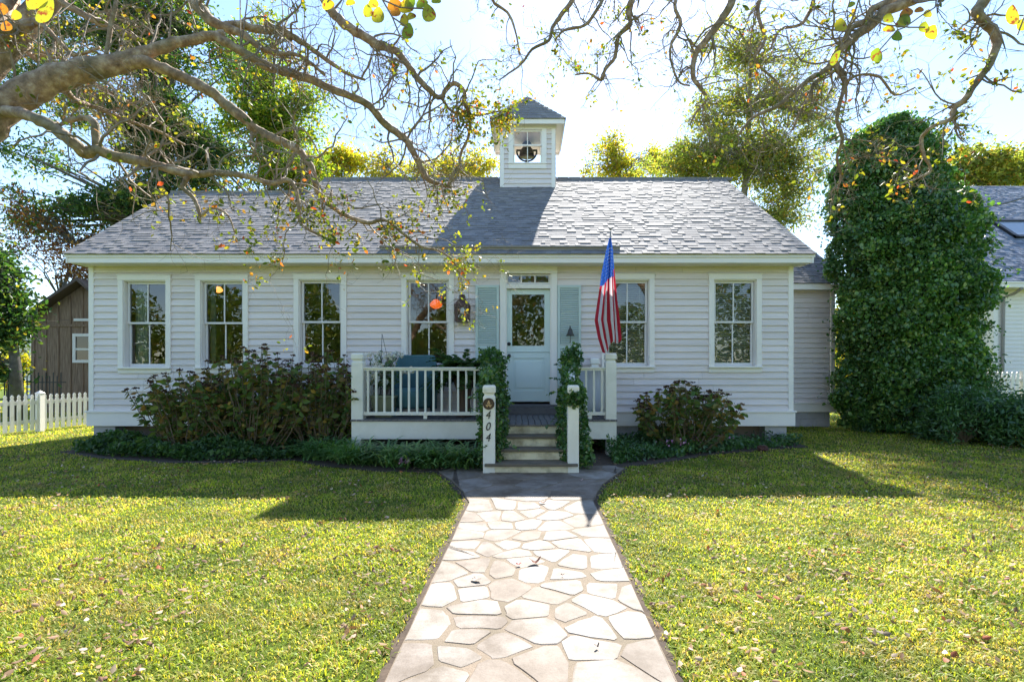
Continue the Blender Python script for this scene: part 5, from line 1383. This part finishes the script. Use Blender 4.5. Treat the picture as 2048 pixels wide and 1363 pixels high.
def pyof(p): return VY-(p.z-EYE)/p.y*F
def pxof(p): return VX+p.x/p.y*F
A_ = [(-130,370,3.0,76),(-60,280,3.05,68),(0,220,3.1,60),(60,181,3.15,53),(130,152,3.2,46),(200,134,3.25,40),(247,124,3.3,36),(300,103,3.35,24),(350,86,3.4,21),(400,77,3.45,18),(450,68,3.5,15)]
L1 = [dict(p=A_, n=8, shoots=10, up=1, L=(.2,.5)),
 dict(p=[(425,72,3.48,18),(470,95,3.5,17),(510,118,3.55,17),(555,140,3.6,17),(600,152,3.65,16),(650,172,3.7,15),(700,192,3.75,14),(740,213,3.8,14),(771,249,3.85,15),(808,275,3.9,14),(826,304,3.9,13),(841,332,3.95,12),(859,361,3.95,11),(903,374,4.0,6)], n=34, shoots=8),
 dict(p=[(255,128,3.3,26),(290,124,3.32,23),(330,140,3.35,20),(380,162,3.4,20),(420,182,3.4,21),(450,208,3.45,20),(490,238,3.45,20),(515,262,3.5,18),(555,280,3.5,17),(590,295,3.5,15),(612,318,3.5,13),(626,342,3.5,12),(634,378,3.55,11),(655,405,3.6,10),(690,430,3.6,9),(735,445,3.65,8),(770,440,3.65,6),(800,462,3.65,6),(840,492,3.7,5),(875,500,3.7,4),(905,520,3.7,4),(920,548,3.75,3)], n=40, t0=.3),
 dict(p=[(5,222,3.08,22),(40,226,2.96,22),(80,240,2.9,22),(118,262,2.9,23),(148,288,2.9,22),(172,305,2.95,24),(200,303,2.95,22),(240,315,3,20),(300,326,3,18),(350,342,3,15),(390,350,3,13),(430,345,3,12),(490,352,3.05,11),(540,366,3.05,10),(575,360,3.1,9),(592,380,3.1,8),(598,415,3.1,7),(602,448,3.1,6),(640,470,3.15,5),(672,484,3.15,4)], n=36, t0=.3),
 dict(p=[(378,352,3.0,9),(366,374,3.0,9),(386,395,3.0,8),(397,420,3.0,7),(400,440,3.0,5)], n=0),
 dict(p=[(402,432,3.0,5),(425,416,3.0,5),(455,430,3.0,4),(470,465,3.0,3)], n=10, L=(.1,.25), d=2),
 dict(p=[(192,300,2.95,13),(191,270,2.95,14),(188,245,2.95,14),(172,236,2.95,12),(140,240,2.95,10),(120,250,2.9,6)], n=3),
 dict(p=[(310,-130,3.9,26),(350,-60,3.8,24),(385,0,3.7,22),(403,20,3.65,22),(424,42,3.6,20),(450,55,3.6,18),(490,70,3.6,14),(515,92,3.6,12),(550,106,3.6,10),(600,112,3.6,7),(650,150,3.6,5)], n=22),
 dict(p=[(440,52,3.6,14),(480,50,3.65,16),(520,60,3.7,16),(560,62,3.7,15),(600,82,3.7,12),(640,110,3.7,9),(690,145,3.7,7),(730,160,3.7,5)], n=26),
 dict(p=[(60,-60,3.8,20),(120,0,3.7,14),(160,25,3.7,13),(200,47,3.7,12),(230,55,3.7,11),(262,72,3.7,9),(292,84,3.6,7)], n=16),
 dict(p=[(-60,80,3.6,28),(0,70,3.6,26),(40,52,3.6,22),(80,48,3.6,12),(110,75,3.6,8),(150,110,3.6,6),(200,95,3.6,5)], n=18),
 dict(p=[(560,-150,4.2,22),(610,-70,4.0,20),(648,0,3.8,17),(665,25,3.8,18),(690,50,3.8,18),(720,68,3.8,17),(752,88,3.8,17),(790,100,3.8,14),(815,130,3.8,13),(835,155,3.85,12),(858,180,3.85,11),(880,195,3.9,10),(898,172,3.9,9),(912,167,3.9,9),(928,182,3.9,8),(930,205,3.9,8),(940,238,3.95,7),(937,275,4,6),(922,305,4,5),(918,335,4,4)], n=50),
 dict(p=[(882,195,3.9,6),(903,222,3.95,5),(932,231,3.95,5),(972,228,4,4),(1010,220,4,3)], n=14, L=(.15,.35)),
 dict(p=[(915,335,4,5),(905,350,4,7),(898,368,4,7)], n=4, L=(.15,.3)),
 dict(p=[(20,-40,4,20),(60,110,4,10),(110,105,4,9),(170,160,4,8),(230,190,4.1,7),(300,230,4.1,5),(340,260,4.2,4)], n=26),
 dict(p=[(130,180,3.3,16),(150,200,3.4,10),(190,215,3.6,8),(250,240,3.7,7),(310,260,3.8,6),(370,290,3.9,4)], n=26),
 dict(p=[(210,-40,3.4,10),(232,0,3.3,8),(222,50,3.3,8),(212,118,3.28,9)], n=2)]
def lp1(p):
    x, y = pxof(p), pyof(p)
    if 420 < x < 980 and y > 380: return .34
    if x < 520: return .10
    if x > 900 and 170 < y < 300: return .4
    return .05
tr1 = myrtle('crepe_myrtle', (-4.6,3.0,0), 'large crooked crepe myrtle limbs reaching in from the upper left over the lawn', [(-4.6,3.0,-.05,.24),(-4.5,3.0,.8,.20),(-4.3,3.0,1.5,.17),(-3.95,3.0,2.0,.15),(-3.52,3.0,2.50,.128)], L1, lp1, 101)
# a second leader of the same tree joins the high limbs
s = MB(); s.tube([(-4.3,3.0,1.5),(-4.2,3.4,2.8),(-3.6,3.9,4.4),U(310,-130,3.9)],[.12,.10,.08,.05],10); s.tube([(-3.6,3.9,4.4),(-2.9,4.1,4.9),U(560,-150,4.2)],[.07,.06,.045],8); s.tube([(-4.2,3.4,2.8),U(60,-60,3.8)],[.05,.04],8); s.tube([(-4.3,3.1,2.4),U(-60,80,3.6)],[.07,.05],8)
s.tube([(-4.1,3.2,3.2),U(20,-40,4)],[.06,.04],8); s.tube([(-3.6,3.9,4.4),U(210,-40,3.4)],[.03,.02],6)
s.build('leader', M['bark'], tr1, smooth=True)

L2 = [dict(p=[(1500,-160,4.0,24),(1480,-60,3.7,18),(1465,0,3.5,15),(1447,33,3.5,14),(1421,70,3.5,13),(1392,106,3.5,12),(1386,154,3.5,9),(1405,180,3.5,7),(1412,200,3.5,5),(1392,225,3.5,4),(1380,250,3.5,3)], n=26, L=(.2,.45)),
 dict(p=[(1980,-110,3.3,34),(1900,-40,3.25,26),(1825,0,3.2,20),(1773,22,3.2,19),(1737,55,3.2,17),(1700,80,3.2,15),(1674,106,3.2,15),(1656,136,3.2,11),(1619,158,3.2,9),(1590,183,3.2,8),(1553,213,3.2,7),(1506,235,3.2,6),(1476,271,3.2,5)], n=40, shoots=3),
 dict(p=[(1860,-60,3.3,20),(1785,0,3.25,14),(1744,18,3.2,13),(1737,38,3.2,12),(1700,60,3.2,9),(1684,90,3.2,7)], n=6),
 dict(p=[(1672,118,3.2,12),(1674,139,3.2,10),(1689,165,3.2,9),(1680,205,3.2,8),(1674,242,3.2,7),(1685,279,3.2,7),(1674,315,3.25,6),(1682,348,3.3,5),(1674,382,3.3,4)], n=24, L=(.15,.4)),
 dict(p=[(1672,140,3.2,6),(1630,165,3.2,6),(1618,195,3.2,7),(1600,225,3.2,5),(1585,260,3.2,4)], n=14, L=(.15,.35)),
 dict(p=[(1690,165,3.2,6),(1720,150,3.2,5),(1760,155,3.2,5),(1790,190,3.2,4),(1830,175,3.2,3)], n=16, L=(.15,.35)),
 dict(p=[(2010,-110,2.9,34),(1985,-40,2.9,26),(1968,0,2.9,22),(1953,26,2.9,20),(1970,44,2.9,17),(1994,77,2.9,17),(1979,128,2.9,14),(1953,165,2.9,13),(1931,198,2.9,12),(1906,220,2.95,10),(1902,238,2.95,9),(1862,255,2.95,7),(1843,279,3,7),(1849,312,3,6),(1862,341,3,5),(1836,356,3,4),(1800,370,3,2)], n=34, L=(.15,.4)),
 dict(p=[(1330,-150,4.2,16),(1290,-60,4.0,13),(1264,0,3.8,11),(1256,22,3.8,10),(1261,48,3.8,9),(1237,73,3.8,8),(1230,114,3.8,7),(1211,139,3.8,6),(1203,160,3.8,6),(1178,147,3.8,4),(1150,150,3.8,3)], n=34, L=(.15,.4)),
 dict(p=[(1180,-120,4.2,13),(1160,-50,4,11),(1145,0,3.9,9),(1123,29,3.9,8),(1105,55,3.9,7),(1097,81,3.9,6),(1064,99,3.9,5),(1043,128,3.9,4),(1017,147,3.9,3),(998,161,3.9,2)], n=20, L=(.15,.35)),
 dict(p=[(1040,-100,4.2,9),(1010,-40,4,7),(985,0,3.9,6),(1015,25,3.9,5),(1030,60,3.9,4),(1040,110,3.9,3)], n=12, L=(.12,.3)),
 dict(p=[(1240,-110,4,14),(1220,-40,3.9,9),(1200,10,3.8,7),(1170,50,3.8,6),(1130,60,3.8,5),(1110,80,3.8,3)], n=18, L=(.15,.35)),
 dict(p=[(1420,-120,4,14),(1370,-40,3.9,9),(1350,10,3.8,7),(1362,50,3.8,6),(1340,100,3.8,5),(1355,160,3.8,4),(1380,172,3.8,3)], n=26, L=(.15,.35)),
 dict(p=[(1580,-120,3.8,15),(1540,-40,3.7,9),(1515,20,3.7,7),(1530,80,3.7,6),(1510,120,3.7,5),(1550,160,3.7,4),(1570,190,3.7,3)], n=26, L=(.15,.4)),
 dict(p=[(1660,-120,3.8,15),(1640,-40,3.7,9),(1620,20,3.7,8),(1600,50,3.7,6),(1560,60,3.7,5),(1540,100,3.7,3)], n=20, L=(.15,.4))]
def lp2(p):
    x, y = pxof(p), pyof(p)
    if x > 1750: return .09
    return .05
tr2 = myrtle('crepe_myrtle', (4.9,2.4,0), 'bare twisting crepe myrtle branches hanging from the upper right against the sky', [(4.9,2.4,-.05,.22),(4.8,2.5,1.0,.18),(4.6,2.6,2.2,.16),(4.2,2.8,3.4,.13),(3.5,3.1,4.2,.10)], L2, lp2, 102)
s = MB()
hub = Vector((3.0,3.4,4.6)); s.tube([(3.5,3.1,4.2),hub,(1.9,3.9,5.0),(1.0,4.1,5.1),(.2,4.2,5.1)],[.10,.08,.06,.045,.03],10)
for q, rr in ((U(1500,-160,4.0),.045),(U(1980,-110,3.3),.055),(U(1860,-60,3.3),.03),(U(2010,-110,2.9),.05),(U(1580,-120,3.8),.03),(U(1660,-120,3.8),.03)): s.tube([Vector((3.3,3.2,4.35)),Vector((3.3,3.2,4.35)).lerp(q,.5)+Vector((0,0,.15)),q],[rr*1.3,rr*1.1,rr],7)
for q, rr in ((U(1330,-150,4.2),.032),(U(1420,-120,4),.028),(U(1240,-110,4),.028),(U(1180,-120,4.2),.026),(U(1040,-100,4.2),.02)): s.tube([Vector((q.x+.5,4.0,5.05)),Vector((q.x+.2,4.05,4.98)),q],[rr*1.2,rr*1.1,rr],7)
s.build('leader', M['bark'], tr2, smooth=True)

# big near leaves on dangling twigs
def bigmat():
    m, t, b = nodes('broad_autumn_leaf')
    g_ = t.nodes.new('ShaderNodeNewGeometry'); r = ramp(t, g_.outputs['Random Per Island'], [(0,(.16,.26,.02)),(.4,(.32,.34,.03)),(.75,(.45,.36,.03)),(1,(.40,.12,.02))])
    n = noise(t, 55, 3); r2 = ramp(t, n.outputs[0], [(.56,(0,0,0)),(.64,(1,1,1))]); col = mixc(t, r2.outputs[0], r.outputs[0], (.22,.05,.02))
    t.links.new(col, b.inputs['Base Color']); b.inputs['Roughness'].default_value = .4; tr = t.nodes.new('ShaderNodeBsdfTranslucent'); t.links.new(mixc(t,1.0,col,(1.4,1.4,.7),'MULTIPLY'), tr.inputs[0])
    mx = t.nodes.new('ShaderNodeMixShader'); mx.inputs[0].default_value = .55; t.links.new(b.outputs[0], mx.inputs[1]); t.links.new(tr.outputs[0], mx.inputs[2]); t.links.new(mx.outputs[0], t.nodes['Material Output'].inputs[0]); return m
BM = bigmat()
def bigleaf(mb, px, py, Y, wpx, hpx, ang, yaw=0):
    c = U(px, py, Y); a, b = wpx/2/F*Y, hpx/2/F*Y; ca, sa = math.cos(R(ang)), math.sin(R(ang)); n = 14; vs = []
    for k in range(n):
        t = 2*math.pi*k/n; u = a*math.cos(t)*(1-.15*math.sin(t)); v = b*math.sin(t); 
        if k == n//4+0: v *= 1.12
        x = u*ca-v*sa; z = u*sa+v*ca; vs.append((c.x+x, c.y+.25*abs(u)+yaw*x, c.z+z))
    vs.append((c.x,c.y,c.z)); mb.add(vs, [(k,(k+1)%n,n) for k in range(n)])
def spray(parent, leavesl, stems):
    s = MB()
    for st2 in stems: s.tube([U(*p) for p in st2], .0022, 5)
    o = s.build('leafy_twig', M['twig'], parent); s = MB()
    for l in leavesl: bigleaf(s, *l)
    s.build('broad_leaves', BM, o, smooth=True)
spray(tr1, [(70,-4,1.3,50,44,10),(88,22,1.3,30,52,-35),(30,30,1.6,22,20,10),(10,52,1.6,24,20,0),(5,18,1.6,18,24,20)], [[(20,-60,1.6),(40,-20,1.5),(66,15,1.35)],[(-20,-20,1.6),(5,30,1.6),(12,60,1.6)]])
spray(tr1, [(655,8,1.5,26,22,20),(735,22,1.4,20,26,10),(755,30,1.4,26,32,-5),(788,8,1.4,30,24,20),(790,22,1.45,22,22,0),(812,12,1.4,30,28,10),(820,4,1.4,20,30,-20),(843,6,1.4,26,18,30),(857,26,1.35,28,36,15),(808,40,1.4,18,26,0),(815,62,1.4,24,32,-10),(822,32,1.4,20,14,20),(746,6,1.4,22,20,0),(700,4,1.5,20,14,10),(872,0,1.4,20,14,0)],
      [[(740,-60,1.5),(762,-5,1.4),(785,35,1.4),(800,72,1.4)],[(765,0,1.4),(800,15,1.4),(855,18,1.38)],[(700,-60,1.5),(655,5,1.5)],[(785,35,1.4),(815,55,1.4)]])
spray(tr2, [(1683,49,1.6,26,26,10),(1779,36,1.6,22,20,0),(1805,45,1.6,26,18,20),(1815,24,1.6,30,18,25),(1840,19,1.6,20,11,10),(1780,57,1.6,26,14,0),(1796,72,1.6,22,20,0),(1812,38,1.6,26,22,-20),(1850,54,1.6,22,22,0),(1865,64,1.6,26,30,-15),(1755,110,1.6,25,29,0),(1857,27,1.6,18,16,0),(2028,30,1.5,28,40,10),(2044,50,1.5,18,24,0),(1704,8,1.7,18,10,30),(1671,116,1.7,14,34,-30)],
      [[(1880,-40,1.6),(1870,15,1.6),(1845,30,1.6),(1810,55,1.6),(1795,60,1.6),(1760,100,1.6)],[(1710,-30,1.65),(1725,30,1.6),(1770,50,1.6),(1820,55,1.6),(1850,55,1.6)],[(2060,-10,1.5),(2050,30,1.5),(2035,70,1.5)],[(1710,-30,1.65),(1690,30,1.6)]])

# ------------------------------------------------------------------ small things on the ground
def leafthing(px, py, size, col, label, curl=.3, ang=0):
    c = G(px, py); m = paint('fallen_leaf_'+str(px), col, .6, .4); s = MB(); n = 12; vs = []
    for k in range(n):
        t = 2*math.pi*k/n; r_ = size*(1+.18*math.sin(3*t)); u = r_*math.cos(t); v = r_*.55*math.sin(t); x = u*math.cos(ang)-v*math.sin(ang); y = u*math.sin(ang)+v*math.cos(ang); vs.append((c.x+x, c.y+y, .036+curl*abs(u)*abs(u)/size*.9+.004*math.sin(k*2)))
    vs.append((c.x,c.y,.034)); s.add(vs, [(k,(k+1)%n,n) for k in range(n)]); o = s.build('fallen_leaf', m); tag(o, label, 'leaf', 'fallen leaves on the path')
leafthing(1037,1137,.020,(.38,.03,.03),'small red leaf on the flagstones',.2,.3)
leafthing(1070,1133,.042,(.14,.05,.03),'curled brown leaf beside the red leaf on the path',.8,.2)
leafthing(1125,1159,.012,(.12,.03,.03),'tiny dark red leaf right of the red leaf on the path',.3)
leafthing(1086,1011,.035,(.16,.07,.05),'brown leaf on the path just in front of the shadow edge',.6,.1)
leafthing(1194,1305,.014,(.05,.03,.03),'dark crumpled leaf near the bottom of the path',.8,.5)
leafthing(1162,965,.030,(.45,.30,.26),'pale dry leaf on the shaded flagstones',.5,.4)
leafthing(952,1168,.035,(.20,.16,.13),'thin grey brown leaf on the left of the path',.2,-.5)
c = G(1525,902); s = MB(); bm_ = bmesh.new(); bmesh.ops.create_icosphere(bm_, subdivisions=3, radius=.08)
for v in bm_.verts: v.co = Vector((v.co.x*1.1+c.x, v.co.y+c.y, v.co.z*.7+.05))*1.0+v.co.normalized()*random.uniform(-.014,.014)*1.0
me = D.meshes.new('pine_cone'); bm_.to_mesh(me); bm_.free(); me.materials.append(paint('cone_brown',(.10,.04,.03),.8,.6)); o = D.objects.new('pine_cone', me); C.objects.link(o); tag(o, 'brown rounded cone lying on the lawn edge by the right bed', 'cone')
